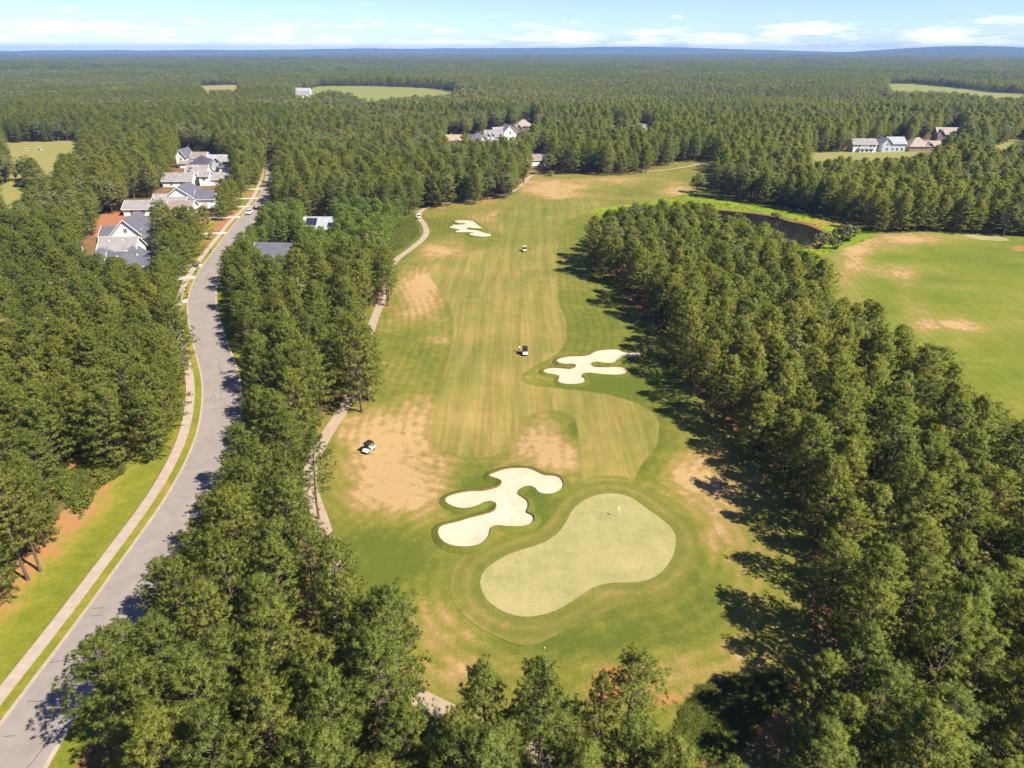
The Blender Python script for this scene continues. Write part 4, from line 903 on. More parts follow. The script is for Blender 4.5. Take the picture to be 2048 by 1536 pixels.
for k, x, y, h, r, pr, rot in near_rest:
    L_ = lib_of(k)[pr]; P_.append((x, y, float(T(x, y)) - .05)); R_.append(rot); S_.append((r / L_[3], r / L_[3], h / L_[2])); I_.append(OFF[k] + pr)
def jitter_field(y0, y1, sp):
    gxs_ = np.arange(-(.80 * y1 + 40), .80 * y1 + 40, sp); gys_ = np.arange(y0, y1, sp)
    a, b = np.meshgrid(gxs_, gys_); a = a.ravel() + rng.uniform(-.45, .45, a.size) * sp; b = b.ravel() + rng.uniform(-.45, .45, b.size) * sp
    k = np.abs(a) < .80 * b + 40; return a[k], b[k]
def patch(x, y, s=1.0):
    """slow variation between pine stands and hardwood"""
    return np.sin(x / 91 / s + 1.3 * np.sin(y / 140 / s)) * np.sin(y / 117 / s + 1.1 * np.sin(x / 163 / s)) + .45 * np.sin((x + 2 * y) / 61 / s)
# middle distance with the full trees
mx, my = jitter_field(330, 760, 5.7)
pt = patch(mx, my); isb = rng.uniform(0, 1, mx.size) < np.clip(.42 + .5 * pt, .05, .9)
mh = np.where(isb, rng.uniform(10, 16, mx.size), rng.uniform(12, 19, mx.size)); mr = np.where(isb, mh * rng.uniform(.28, .38, mx.size), mh * rng.uniform(.22, .29, mx.size))
ok = silhouette_free(mx, my, mh, mr)
for hx, hy, hr in HOUSES: ok &= (mx - hx) ** 2 + (my - hy) ** 2 > hr * hr
for j in np.flatnonzero(ok):
    if isb[j]: pr = int(rng.integers(len(BROAD))); L_ = BROAD[pr]; o_ = OFF['broad']
    else: pr = int(rng.integers(len(PINES))); L_ = PINES[pr]; o_ = 0
    P_.append((mx[j], my[j], float(T(mx[j], my[j])) - .05)); R_.append(rng.uniform(0, 6.28)); S_.append((mr[j] / L_[3], mr[j] / L_[3], mh[j] / L_[2])); I_.append(o_ + pr)
scatter('woodland', P_, R_, S_, I_, C_NEAR, 'mass of further pines and broadleaf trees filling the woods')
# far woods
P_, R_, S_, I_ = [], [], [], []
for y0, y1, sp in ((760, 1300, 6.8), (1300, 2300, 8.5)):
    mx, my = jitter_field(y0, y1, sp); pt = patch(mx, my, 1.6); isb = rng.uniform(0, 1, mx.size) < np.clip(.5 + .8 * pt, .02, .97)
    mh = rng.uniform(11, 16.5, mx.size) + 3.2 * patch(mx, my, 2.2); mr = np.where(isb, mh * .37, mh * .28) * rng.uniform(.8, 1.25, mx.size)
    ok = silhouette_free(mx, my, mh, mr); mx, my, mh, mr, isb = (q[ok] for q in (mx, my, mh, mr, isb)); n = len(mx)
    pr = np.where(isb, rng.integers(0, len(FARB), n), rng.integers(0, len(FARP), n))
    P_.append(np.column_stack([mx, my, T(mx, my)])); R_.append(rng.uniform(0, 6.28, n)); I_.append(np.where(isb, len(FARP) + pr, pr))
    S_.append(np.column_stack([mr / np.where(isb, 4.6, 3.3)] * 2 + [mh / np.where(isb, 15.5, 17)]))
scatter('far_woodland', np.concatenate(P_), np.concatenate(R_), np.concatenate(S_), np.concatenate(I_), C_FAR, 'far woodland of mixed trees between the houses and the horizon')
P_, R_, S_, I_ = [], [], [], []
for y0, y1, sp in ((2300, 5000, 38), (5000, 9000, 44), (9000, 14200, 70)):
    mx, my = jitter_field(y0, y1, sp); n = len(mx); s = sp / 38 * rng.uniform(.95, 1.15, n)
    pt = patch(mx, my, 4) + .3 * patch(mx, my, 1.5); idx_ = np.clip(np.digitize(pt + rng.normal(0, .25, n), [-.5, 0, .35, .8]), 0, 4)
    hz = rng.uniform(.8, 1.15, n) + .18 * patch(mx, my, 2.5)
    P_.append(np.column_stack([mx, my, T(mx, my) - 1])); R_.append(rng.integers(0, 4, n) * math.pi / 2); S_.append(np.column_stack([s, s, hz])); I_.append(idx_)
scatter('horizon_woodland', np.concatenate(P_), np.concatenate(R_), np.concatenate(S_), np.concatenate(I_), C_CLUMP, 'bluish forest stretching away to the horizon')

# ------------------------------------------------------------------ houses
def block_wall(m, b):
    cx, cy, w, d, wh, roof, rise = b[:7]
    x0, x1, y0, y1 = cx - w / 2, cx + w / 2, cy - d / 2, cy + d / 2
    if roof == 'gx':
        m.prism([(y0, -.3), (y1, -.3), (y1, wh), (cy, wh + rise), (y0, wh)], x0, x1)
    elif roof == 'gy':
        k = len(m.v); prof = [(x0, -.3), (x1, -.3), (x1, wh), (cx, wh + rise), (x0, wh)]
        for y in (y0, y1):
            for x, z in prof: m.v.append((x, y, z))
        for j in range(5): m.f.append((k + (j + 1) % 5, k + j, k + 5 + j, k + 5 + (j + 1) % 5))
        m.f.append(tuple(k + j for j in range(5))); m.f.append(tuple(k + 5 + j for j in range(5))[::-1])
    else:
        m.box((cx, cy, wh / 2 - .15), (w, d, wh + .3))
def roof_slab(m, a, b, c, d, th=.22):
    """sloping slab from four top corners"""
    k = len(m.v); m.v += [a, b, c, d] + [(p[0], p[1], p[2] - th) for p in (a, b, c, d)]
    m.f += [(k, k + 1, k + 2, k + 3), (k + 7, k + 6, k + 5, k + 4)] + [(k + i, k + 4 + i, k + 4 + (i + 1) % 4, k + (i + 1) % 4) for i in range(4)]
def block_roof(m, trim, b, oh=.55):
    cx, cy, w, d, wh, roof, rise = b[:7]; up = .27
    x0, x1, y0, y1 = cx - w / 2 - oh, cx + w / 2 + oh, cy - d / 2, cy + d / 2
    if roof == 'gx':
        s = rise / (d / 2); e = wh - s * oh + up; t = wh + rise + up
        roof_slab(m, (x0, y0 - oh, e), (x1, y0 - oh, e), (x1, cy, t), (x0, cy, t)); roof_slab(m, (x1, y1 + oh, e), (x0, y1 + oh, e), (x0, cy, t), (x1, cy, t))
        for x in (x0 - .05, x1 + .05):
            roof_slab(trim, (x - .06, y0 - oh, e + .03), (x + .06, y0 - oh, e + .03), (x + .06, cy, t + .03), (x - .06, cy, t + .03), .34)
            roof_slab(trim, (x + .06, y1 + oh, e + .03), (x - .06, y1 + oh, e + .03), (x - .06, cy, t + .03), (x + .06, cy, t + .03), .34)
        trim.box((cx, y0 - oh - .05, e - .1), (w + 2 * oh - .1, .1, .2))
    elif roof == 'gy':
        x0, x1, y0, y1 = cx - w / 2, cx + w / 2, cy - d / 2 - oh, cy + d / 2 + oh
        s = rise / (w / 2); e = wh - s * oh + up; t = wh + rise + up
        roof_slab(m, (x0 - oh, y1, e), (x0 - oh, y0, e), (cx, y0, t), (cx, y1, t)); roof_slab(m, (x1 + oh, y0, e), (x1 + oh, y1, e), (cx, y1, t), (cx, y0, t))
        y = y0 - .05
        roof_slab(trim, (x0 - oh, y + .06, e + .03), (x0 - oh, y - .06, e + .03), (cx, y - .06, t + .03), (cx, y + .06, t + .03), .34)
        roof_slab(trim, (x1 + oh, y - .06, e + .03), (x1 + oh, y + .06, e + .03), (cx, y + .06, t + .03), (cx, y - .06, t + .03), .34)
    else:
        X0, X1, Y0, Y1 = x0, x1, y0 - oh, y1 + oh; e = wh + .05; t = wh + rise + up; k = len(m.v)
        if w >= d: r0, r1 = (cx - (w - d) / 2 - .05, cy, t), (cx + (w - d) / 2 + .05, cy, t)
        else: r0, r1 = (cx, cy - (d - w) / 2, t), (cx, cy + (d - w) / 2, t)
        m.v += [(X0, Y0, e), (X1, Y0, e), (X1, Y1, e), (X0, Y1, e), r0, r1, (X0, Y0, e - .22), (X1, Y0, e - .22), (X1, Y1, e - .22), (X0, Y1, e - .22)]
        if w >= d: fs = [(0, 1, 5, 4), (1, 2, 5), (2, 3, 4, 5), (3, 0, 4)]
        else: fs = [(0, 1, 4), (1, 2, 5, 4), (2, 3, 5), (3, 0, 4, 5)]
        fs += [(9, 8, 7, 6)] + [(i, 6 + i, 6 + (i + 1) % 4, (i + 1) % 4) for i in range(4)]
        m.f += [tuple(k + i for i in f) for f in fs]
def opening(house, b, face, u, z, w, h, kind='window'):
    """window, door or garage door standing 6 cm proud of a wall"""
    cx, cy, bw, bd = b[:4]
    if face == 'S': c, rz = (cx + u * bw / 2, cy - bd / 2, z), 0
    elif face == 'E': c, rz = (cx + bw / 2, cy + u * bd / 2, z), math.pi / 2
    else: c, rz = (cx - bw / 2, cy + u * bd / 2, z), -math.pi / 2
    m = MB(); k = .12
    for dx, dz, sw, sh in ((0, h / 2 + k / 2, w + 2 * k, k), (0, -h / 2 - k / 2, w + 2 * k, k), (-w / 2 - k / 2, 0, k, h), (w / 2 + k / 2, 0, k, h)): m.box((dx, 0, dz), (sw, .14, sh))
    fr = m.build('window' if kind == 'window' else kind, M['trim'], house); fr.location = c; fr.rotation_euler = (0, 0, rz)
    p = MB()
    if kind == 'garage_door':
        for j in range(4): p.box((0, 0, -h / 2 + h * (j + .5) / 4), (w, .07, h / 4 - .03))
        p.build('door_panel', M['cream'], fr)
    else:
        p.box((0, 0, 0), (w, .06, h)); p.build('pane' if kind == 'window' else 'door_leaf', M['glass'] if kind == 'window' else M['r_brown'], fr)
        if kind == 'window' and h > 1: MB().box((0, -.02, 0), (.05, .08, h)).box((0, -.022, 0), (w, .08, .05)).build('muntin', M['trim'], fr)
    return fr
def house(px, py, label, blocks, wall, roof, rz=0.0, openings=(), chimneys=(), panels=(), vents=()):
    x, y = gp(px, py); hse = empty('house', (x, y, float(T(x, y)) - .1), rz); tag(hse, label, 'house')
    for i, b in enumerate(blocks):
        wm = M[b[7]] if len(b) > 7 and b[7] else M[wall]; rm = M[b[8]] if len(b) > 8 and b[8] else M[roof]
        m = MB(); block_wall(m, b); m.build('wall', wm, hse)
        m, t = MB(), MB(); block_roof(m, t, b); ro = m.build('roof', rm, hse)
        if t.v: t.build('roof_trim', M['trim'], ro)
        for vx, vy in vents[i] if i < len(vents) else ():
            s = b[6] / (b[3] / 2) if b[5] == 'gx' else 0
            yy = b[1] - b[3] / 2 * vy; zz = b[4] + b[6] * (1 - vy) + .4
            MB().box((b[0] + vx * b[2] / 2, yy, zz), (.35, .35, .5)).build('roof_vent', M['trim'], ro)
    for (bi, face, u, z, w, h, *k) in openings: opening(hse, blocks[bi], face, u, z, w, h, *(k or ['window']))
    for (cx, cy, w, d, h) in chimneys:
        m = MB(); m.box((cx, cy, h / 2), (w, d, h)); ch = m.build('chimney', M['stone'], hse)
        MB().box((cx, cy, h + .1), (w + .25, d + .25, .2)).box((cx, cy, h + .35), (w * .4, d * .4, .3)).build('chimney_cap', M['r_dark'], ch)
    for (bi, u0, u1, v0, v1) in panels:      # solar modules on the near slope
        b = blocks[bi]; n = max(1, int((u1 - u0) * b[2] / 1.05)); k = max(1, int((v1 - v0) * b[3] / 2 / 1.5))
        for i in range(n):
            for j in range(k):
                ua, ub = u0 + (u1 - u0) * (i + .03) / n, u0 + (u1 - u0) * (i + .97) / n; va, vb = v0 + (v1 - v0) * (j + .03) / k, v0 + (v1 - v0) * (j + .97) / k
                P = lambda u, v: (b[0] - b[2] / 2 + u * b[2], b[1] - b[3] / 2 + v * b[3] / 2, b[4] + b[6] * v + .40)
                m = MB(); roof_slab(m, P(ua, va), P(ub, va), P(ub, vb), P(ua, vb), .06); m.build('solar_panel', M['panel'], hse)
    return hse
# along the street, nearest first
house(265, 550, 'nearest street house with grey hipped roofs and a tall tan chimney', [(0, 4.5, 15, 9, 3.1, 'gx', 3.3), (-11.2, 7.2, 9.5, 11, 3.2, 'hip', 3.9), (-8, 15.5, 11.5, 10, 4.8, 'gx', 3.8, None, 'r_grey'), (-3, 10.5, 6, 7, 4.2, 'gy', 2.2)],
      'white', 'r_slate', R(6), [(0, 'S', .72, 1.35, 2.6, 2.3, 'garage_door'), (0, 'S', .1, 1.6, 1.2, 1.4), (0, 'S', -.4, 1.6, 1.2, 1.4), (0, 'E', 0, 1.6, 1.4, 1.5), (2, 'E', 0, 3.2, 1.4, 1.4), (2, 'E', -.5, 5.6, .9, .9)], [(-16.6, 5.2, 2.0, 1.5, 8.6)], (), [((-.6, .4), (.2, .3)), (), ((-.5, .3), (.3, .25))])
house(262, 492, 'white house with a steep dark roof behind the chimney house', [(-1, 8, 10.5, 15, 4.2, 'gy', 5.2), (7.5, 4, 7, 8, 3.2, 'gx', 2.2), (-9, 9, 6, 9, 3.0, 'gx', 2.6)], 'white', 'r_slate', R(6),
      [(0, 'S', -.4, 2, 1.2, 1.6), (0, 'S', .4, 2, 1.2, 1.6), (0, 'S', 0, 5.6, 1.1, 1.4), (1, 'S', 0, 1.4, 2.6, 2.2, 'garage_door'), (0, 'E', .3, 2.2, 1.2, 1.4)])
house(318, 432, 'low wide grey and brown roofed house between two white houses', [(-8, 6, 14, 10, 3.0, 'gx', 2.7, None, 'r_grey'), (2, 12, 13, 9, 3.2, 'gx', 2.6, None, 'r_grey'), (9, 4.5, 10, 9, 3.0, 'gx', 2.6, None, 'r_brown')], 'white', 'r_tan', R(4),
      [(0, 'S', -.5, 1.5, 1.4, 1.4), (0, 'S', .2, 1.5, 1.4, 1.4), (2, 'S', .1, 1.3, 2.6, 2.2, 'garage_door'), (2, 'E', 0, 1.6, 1.2, 1.2)])
house(362, 418, 'bright white house with one broad front gable and a side porch', [(0, 7.5, 13, 15, 4.9, 'gy', 4.7), (-10, 9, 8, 7, 3.2, 'gx', 2.0, None, 'r_grey'), (10.5, 6, 8.5, 10, 4.2, 'gx', 3.0)], 'white', 'r_slate', R(3),
      [(0, 'S', -.45, 3.4, 1.8, .6), (0, 'S', .22, 3.2, .7, 1.3), (0, 'S', .62, 3.2, .6, 1.2), (0, 'S', .45, 1.2, 1.0, 2.1, 'door'), (2, 'S', 0, 1.4, 2.6, 2.3, 'garage_door'), (2, 'E', 0, 2.2, 1.2, 1.4)], (), (), [(), ((-.1, .5),)])
house(375, 374, 'grey-roofed house with a high rear wing above the white gable', [(-5, 5, 15, 10, 3.2, 'gx', 3.3), (2, 13.5, 11, 9, 5.8, 'gx', 3.4), (14, 9, 10, 9, 3.2, 'gx', 2.8), (8, 6, 5, 6, 5.2, 'gx', 1.8)], 'white', 'r_grey', R(2),
      [(0, 'S', -.4, 1.7, 1.3, 1.4), (0, 'S', .3, 1.7, 1.3, 1.4), (3, 'S', 0, 3.6, 1.6, 1.3), (1, 'S', .5, 4.8, 1.2, .9), (2, 'S', 0, 1.4, 2.6, 2.2, 'garage_door')], [(-.5, 9.5, 1.3, 1.1, 8.2)], (), [((.1, .4),), ((-.5, .15), (0, .15))])
house(405, 343, 'house with a dark hipped roof and a pale blue side gable', [(-2, 7, 13, 13, 3.6, 'hip', 4.7), (8.2, 7, 6.5, 9, 4.6, 'gy', 3.0, 'palewall', 'r_grey'), (13.5, 2.5, 6.5, 6.5, 3.0, 'gx', 2.0), (5, 15, 10, 8, 4.6, 'gx', 3.0, None, 'r_pale')], 'white', 'r_dark', 0,
      [(0, 'S', -.4, 1.8, 1.3, 1.4), (0, 'S', .3, 1.8, 1.3, 1.4), (1, 'S', 0, 5.2, .9, 1.0), (1, 'S', 0, 2.2, 1.5, 1.5), (2, 'S', 0, 1.3, 2.6, 2.2, 'garage_door')])
house(376, 336, 'tall narrow white house at the far end of the row', [(-3.5, 7, 6, 13, 6.4, 'gy', 4.2, None, 'r_slate'), (5, 9, 9, 8, 5.4, 'gx', 2.8, None, 'r_brown'), (-1, 1.5, 7, 4, 3, 'gx', 1.4, None, 'r_brown')], 'white', 'r_slate', 0,
      [(0, 'S', 0, 5.2, 1.0, 1.5), (0, 'S', 0, 8.2, .8, .8), (1, 'S', 0, 3.4, 1.4, 1.4)])
house(640, 474, 'pale grey-roofed house with black solar panels among the young pines', [(0, 6, 12.5, 11, 3.2, 'gx', 3.2), (5.4, 4.4, 5, 11, 3.4, 'gx', 2.4), (12.2, 8, 10, 7, 3.0, 'gx', 1.6)], 'white', 'r_pale', 0,
      [(1, 'S', 0, 1.8, 1.4, 1.4), (0, 'S', -.3, 1.8, 1.4, 1.4), (2, 'S', 0, 1.6, 1.3, 1.3)], (), [(0, .05, .38, .2, .85), (1, .05, .95, .15, .6)])
house(552, 534, 'slate-roofed house half hidden by pines near the road', [(-.5, 5, 14, 10, 3.2, 'gx', 3.6), (8, 7.5, 6, 8, 3.4, 'hip', 3.6)], 'cream', 'r_slate', R(-4), [(0, 'S', -.4, 1.8, 1.4, 1.4), (0, 'S', .4, 1.8, 1.4, 1.4)])
# beyond the fairway
house(910, 291, 'orange-roofed house among the trees beyond the fairway', [(0, 5, 13, 10, 4.0, 'gx', 3.2), (6.5, 3, 5, 6, 4.2, 'gy', 2.6)], 'white', 'r_orange', 0, [(0, 'S', -.3, 2, 1.3, 1.4), (1, 'S', 0, 2, 1.3, 1.4)], [(-3, 6, 1, 1, 8.2)])
house(955, 289, 'slate-roofed house right of the orange roof', [(0, 5, 12, 10, 4.2, 'hip', 3.6), (5, 2.5, 4.5, 6, 4.4, 'gy', 2.4)], 'white', 'r_slate', 0, [(1, 'S', 0, 2.2, 1.3, 1.6)])
house(987, 287, 'grey-roofed house with white dormers beyond the fairway', [(0, 6, 13, 11, 5.2, 'gx', 4.0), (-4, 1.6, 2.4, 3.5, 6.6, 'gy', 1.3), (-.5, 1.6, 2.4, 3.5, 6.6, 'gy', 1.3)], 'white', 'r_grey', 0, [(1, 'S', 0, 5.9, 1, 1.2), (2, 'S', 0, 5.9, 1, 1.2)])
house(1020, 283, 'white house with a tall pale gable beyond the fairway', [(0, 7, 10, 15, 7.0, 'gy', 5.0), (-7, 9, 8, 9, 6.4, 'gx', 3.6)], 'white', 'r_grey', R(18), [(0, 'S', 0, 6.6, 1.4, 2.0), (0, 'S', -.5, 3, 1.2, 2), (0, 'S', .5, 3, 1.2, 2)])
house(1047, 269, 'pink-brown hipped house highest among the far roofs', [(0, 7, 14, 12, 6.6, 'hip', 4.6), (-4, 1.6, 5, 5, 5.6, 'gy', 2.8)], 'brick', 'r_tan', 0, [(1, 'S', 0, 4, 1.5, 2.2), (0, 'S', .5, 4.5, 1.4, 1.4)])
house(1288, 272, 'blue-grey roofed house in the trees right of the fairway end', [(0, 6, 9, 13, 5.2, 'gy', 4.2), (-6, 8, 8, 9, 5, 'gx', 3.4)], 'palewall', 'r_pale', R(20), [(0, 'S', 0, 5.5, 1.2, 1.5)])
house(1227, 270, 'white-roofed small house left of the blue-grey roof', [(0, 5, 12, 8, 4.6, 'gx', 2.8)], 'white', 'r_pale', 0, [(0, 'S', 0, 2.4, 1.2, 1.2)])
house(1078, 332, 'white-walled house behind the pines at the fairway end', [(0, 5, 9, 8, 3.6, 'gx', 2.8)], 'white', 'r_brown', R(12), [(0, 'S', .3, 2, 1.2, 1.4)])
house(1729, 305, 'white two-storey house with porch facing the far golf lawn', [(0, 6, 16, 10, 5.6, 'gx', 3.0), (1, .6, 10, 2.4, 2.8, 'gx', .7)], 'white', 'r_grey', 0, [(0, 'S', u, 4.4, 1.3, 1.4) for u in (-.8, -.5, .5, .8)] + [(1, 'S', u, 1.4, 1.5, 1.9) for u in (-.6, 0, .6)])
house(1786, 304, 'pale blue gabled house in the middle of the right-hand row', [(3, 7, 11, 12, 5.6, 'gx', 3.8), (-5, 5, 7, 11, 5.6, 'gy', 3.6), (-12, 8, 7, 8, 3.4, 'hip', 2.6)], 'palewall', 'r_pale', 0, [(0, 'S', u, 1.8, 1.4, 2.0) for u in (-.6, 0, .6)] + [(1, 'S', 0, 5.2, 1.2, 1.4), (1, 'S', 0, 2, 1.6, 1.6)])
house(1848, 304, 'brick house with a brown hipped roof at the row end', [(-3, 7, 15, 13, 3.6, 'hip', 5.4), (9, 8, 9, 9, 3.6, 'gx', 3.0), (3.5, 2.4, 5, 4, 4.2, 'gy', 2.2)], 'brick', 'r_tan', 0, [(0, 'S', -.5, 1.9, 1.6, 1.8), (0, 'S', .2, 1.9, 1.4, 1.8), (2, 'S', 0, 3.6, 1.1, 1.4), (1, 'S', 0, 1.8, 1.5, 1.6)])
house(1898, 288, 'large tan-roofed house behind the brick house', [(0, 8, 17, 12, 7, 'gx', 4.2), (-7, 3, 5, 6, 7, 'gy', 3.0)], 'brick', 'r_tan', R(-6), [(1, 'S', 0, 5, 1.2, 1.5), (0, 'S', .2, 5, 1.2, 1.5)])
house(598, 190, 'white farmhouse at the edge of the far field', [(0, 6, 34, 14, 5, 'gx', 5)], 'white', 'r_pale', 0, [(0, 'S', 0, 2.5, 2, 2)])
house(606, 199, 'pale roofed house just below the far farmhouse', [(0, 6, 20, 12, 6, 'gx', 5), (8, 2, 6, 7, 6, 'gy', 3)], 'white', 'r_grey', 0, [(1, 'S', 0, 4, 1.5, 2)])

# ------------------------------------------------------------------ golf carts, cars, person, flag, letter boxes
def wheel(parent, x, y, r, w, name='wheel'):
    m = MB(); m.tube([(x - w / 2, y, r), (x - w / 2 + .02, y, r), (x + w / 2 - .02, y, r), (x + w / 2, y, r)], [r * .86, r, r, r * .86], 14)
    wv = m.build(name, M['c_tyre'], parent, True)
    MB().tube([(x - w / 2 - .01, y, r), (x + w / 2 + .01, y, r)], r * .52, 10).build('rim', M['c_metal'], wv)
def golf_cart(label, px, py, heading, body='c_white', roofm='c_black', group=None, bag=True):
    x, y = gp(px, py); e = empty('golf_cart', (x, y, float(T(x, y)) + .06), heading); tag(e, label, 'golf cart', group)   # nose points to -y
    m = MB(); m.prism([(-1.18, .30), (-1.22, .46), (-1.08, .66), (-.72, .84), (-.52, .86), (-.50, .34), (.18, .34), (.20, .66), (.62, .70), (1.10, .72), (1.18, .56), (1.16, .32)], -.58, .58); m.build('body', M[body], e, bevel=.05)
    MB().box((0, -1.2, .36), (1.0, .1, .14)).build('bumper', M['c_black'], e, bevel=.03)
    MB().box((0, -.16, .33), (1.0, .64, .05)).build('floor_mat', M['c_black'], e)
    MB().box((0, .32, .74), (1.04, .48, .14)).build('seat', M['c_seat'], e, bevel=.05)
    MB().box((0, .60, 1.0), (1.04, .12, .40)).build('backrest', M['c_seat'], e, bevel=.04)
    m = MB(); m.box((0, -.02, 1.86), (1.16, 1.62, .07), 0, .94); m.box((0, -.02, 1.80), (1.20, 1.66, .05)); m.build('roof', M[roofm], e, bevel=.03)
    for sx in (-.52, .52):
        MB().tube([(sx, -.66, .82), (sx, -.52, 1.80)], .022, 6).build('roof_post', M['c_black'], e)
        MB().tube([(sx, .76, .70), (sx, .62, 1.80)], .022, 6).build('roof_post', M['c_black'], e)
    MB().quad((-.5, -.65, .86), (.5, -.65, .86), (.5, -.53, 1.74), (-.5, -.53, 1.74)).build('windshield', M['c_glass'], e)
    m = MB(); m.tube([(-.26, -.50, .80), (-.26, -.22, 1.05)], .025, 6); m.tube([(-.26 + .17 * math.cos(t), -.22 + .10 * math.sin(t), 1.05 + .13 * math.sin(t)) for t in np.linspace(0, 6.283, 13)], .018, 5); m.build('steering_wheel', M['c_black'], e)
    for sx in (-.40, .40): MB().box((sx, -1.12, .62), (.16, .06, .10)).build('headlight', M['c_metal'], e)
    for sx in (-.50, .50):
        for yy in (-.82, .80): wheel(e, sx, yy, .23, .19)
    if bag:
        for sx in (-.26, .26):
            b = MB().tube([(sx, .92, .62), (sx, 1.02, 1.42)], [.13, .15], 10).build('golf_bag', M['c_black'], e)
            m = MB()
            for k in range(4): m.tube([(sx + .05 * math.cos(k * 1.6), 1.03 + .05 * math.sin(k * 1.6), 1.40), (sx + .07 * math.cos(k * 1.6), 1.06 + .07 * math.sin(k * 1.6), 1.62)], .018, 5)
            m.build('club', M['c_metal'], b)
    return e
golf_cart('white golf cart with black roof parked on the dry grass near the path', 738, 903, R(-28))
golf_cart('white golf cart with black roof on the fairway beside a golfer', 1050, 709, R(4))
golf_cart('small white golf cart driving on the far bend of the cart path', 838, 437, R(10), 'c_white', 'c_white')
golf_cart('cream utility cart with pale roof and spray arms far up the fairway', 1049, 503, R(3), 'c_cream', 'c_green', None, False)
def spray_arms():
    x, y = gp(1049, 503)
    e = [o for o in bpy.data.objects if o.name.startswith('golf_cart') and 'utility' in o.get('label', '')][0]
    for s in (-1, 1): MB().tube([(s * .5, 1.15, .55), (s * 2.6, 1.2, .5)], .05, 6).build('spray_arm', M['c_black'], e)
    MB().tube([(0, .72, .95), (0, .78, .95), (0, 1.12, .95), (0, 1.18, .95)], [.3, .42, .42, .3], 14).build('tank', M['c_cream'], e, True)
spray_arms()
golf_cart('tiny white golf cart on the far left golf lawn, left of two', 53, 303, R(80), 'c_white', 'c_white', None, False)
golf_cart('tiny white golf cart on the far left golf lawn, right of two', 81, 301, R(60), 'c_white', 'c_white', None, False)
def car(label, px, py, heading, paint, pickup):
    x, y = gp(px, py); e = empty('pickup_truck' if pickup else 'car', (x, y, float(T(x, y)) + .07), heading); tag(e, label, 'truck' if pickup else 'car')
    if pickup:
        body = [(-2.85, .45), (-2.9, .85), (-2.75, 1.12), (-1.35, 1.22), (-.9, 1.22), (.95, 1.22), (2.85, 1.2), (2.9, .5)]; cab = [(-1.25, 1.2), (-.55, 1.86), (.55, 1.9), (.85, 1.2)]; w = .98
    else:
        body = [(-2.25, .35), (-2.3, .65), (-2.0, .88), (-1.0, .98), (1.9, 1.0), (2.25, .85), (2.25, .38)]; cab = [(-1.1, .96), (-.35, 1.42), (.9, 1.44), (1.75, .98)]; w = .9
    m = MB(); m.prism(body, -w, w); m.build('body', M[paint], e, bevel=.09)
    m = MB(); n = len(m.v); k = len(cab)
    for sx, ins in ((-1, .12), (1, .12)):
        for (yy, zz) in cab: m.v.append((sx * (w - .05 - (ins if zz > cab[0][1] + .1 else 0)), yy, zz))
    for j in range(k): m.f.append((j, (j + 1) % k, k + (j + 1) % k, k + j))
    m.f.append(tuple(range(k))[::-1]); m.f.append(tuple(k + j for j in range(k))); m.build('cabin', M['c_glass'], e)
    top = max(z for _, z in cab); MB().box((0, (cab[1][0] + cab[2][0]) / 2, top + .02), (2 * (w - .16), cab[2][0] - cab[1][0] + .1, .07)).build('cab_roof', M[paint], e, bevel=.03)
    if pickup: MB().box((0, 1.9, 1.215), (1.6, 1.75, .03)).build('load_bed', M['c_black'], e)
    for sx in (-1, 1):
        MB().box((sx * (w - .25), body[1][0] + .04, body[1][1] - .05), (.3, .1, .16)).build('headlight', M['c_metal'], e)
        MB().box((sx * (w - .2), body[-1][0] - .04, .8), (.2, .1, .2)).build('tail_light', M['c_red'], e)
        MB().box((sx * (w + .1), cab[0][0] + .35, body[3][1] + .1), (.16, .1, .12)).build('mirror', M['c_black'], e)
        for yy in (body[0][0] + .95, body[-1][0] - .95): wheel(e, sx * (w - .1), yy, .38 if pickup else .32, .24)
    MB().box((0, body[0][0] - .03, .62), (1.3, .06, .26)).build('grille', M['c_black'], e)
car('white pickup truck parked at the roadside up the street', 499, 428, R(6), 'c_white', True)
car('dark blue car parked at the far upper end of the street', 542, 342, R(5), 'c_blue', False)
def trailer():
    x, y = gp(507, 421); e = empty('trailer', (x + .3, y + 3.2, float(T(x, y)) + .07), R(6)); tag(e, 'dark open trailer with an orange load behind the white pickup', 'trailer')
    MB().box((0, 0, .62), (1.9, 3.6, .12)).build('deck', M['c_black'], e)
    for s in (-1, 1): MB().box((s * .93, 0, .95), (.06, 3.6, .5)).build('side_rail', M['c_black'], e); wheel(e, s * 1.08, .2, .32, .2)
    MB().box((0, .4, 1.05), (1.3, 1.6, .75), 0, .7).build('load', M['r_orange'], e, bevel=.1)
    MB().tube([(0, -1.8, .6), (0, -2.7, .55)], .05, 6).build('drawbar', M['c_black'], e)
trailer()
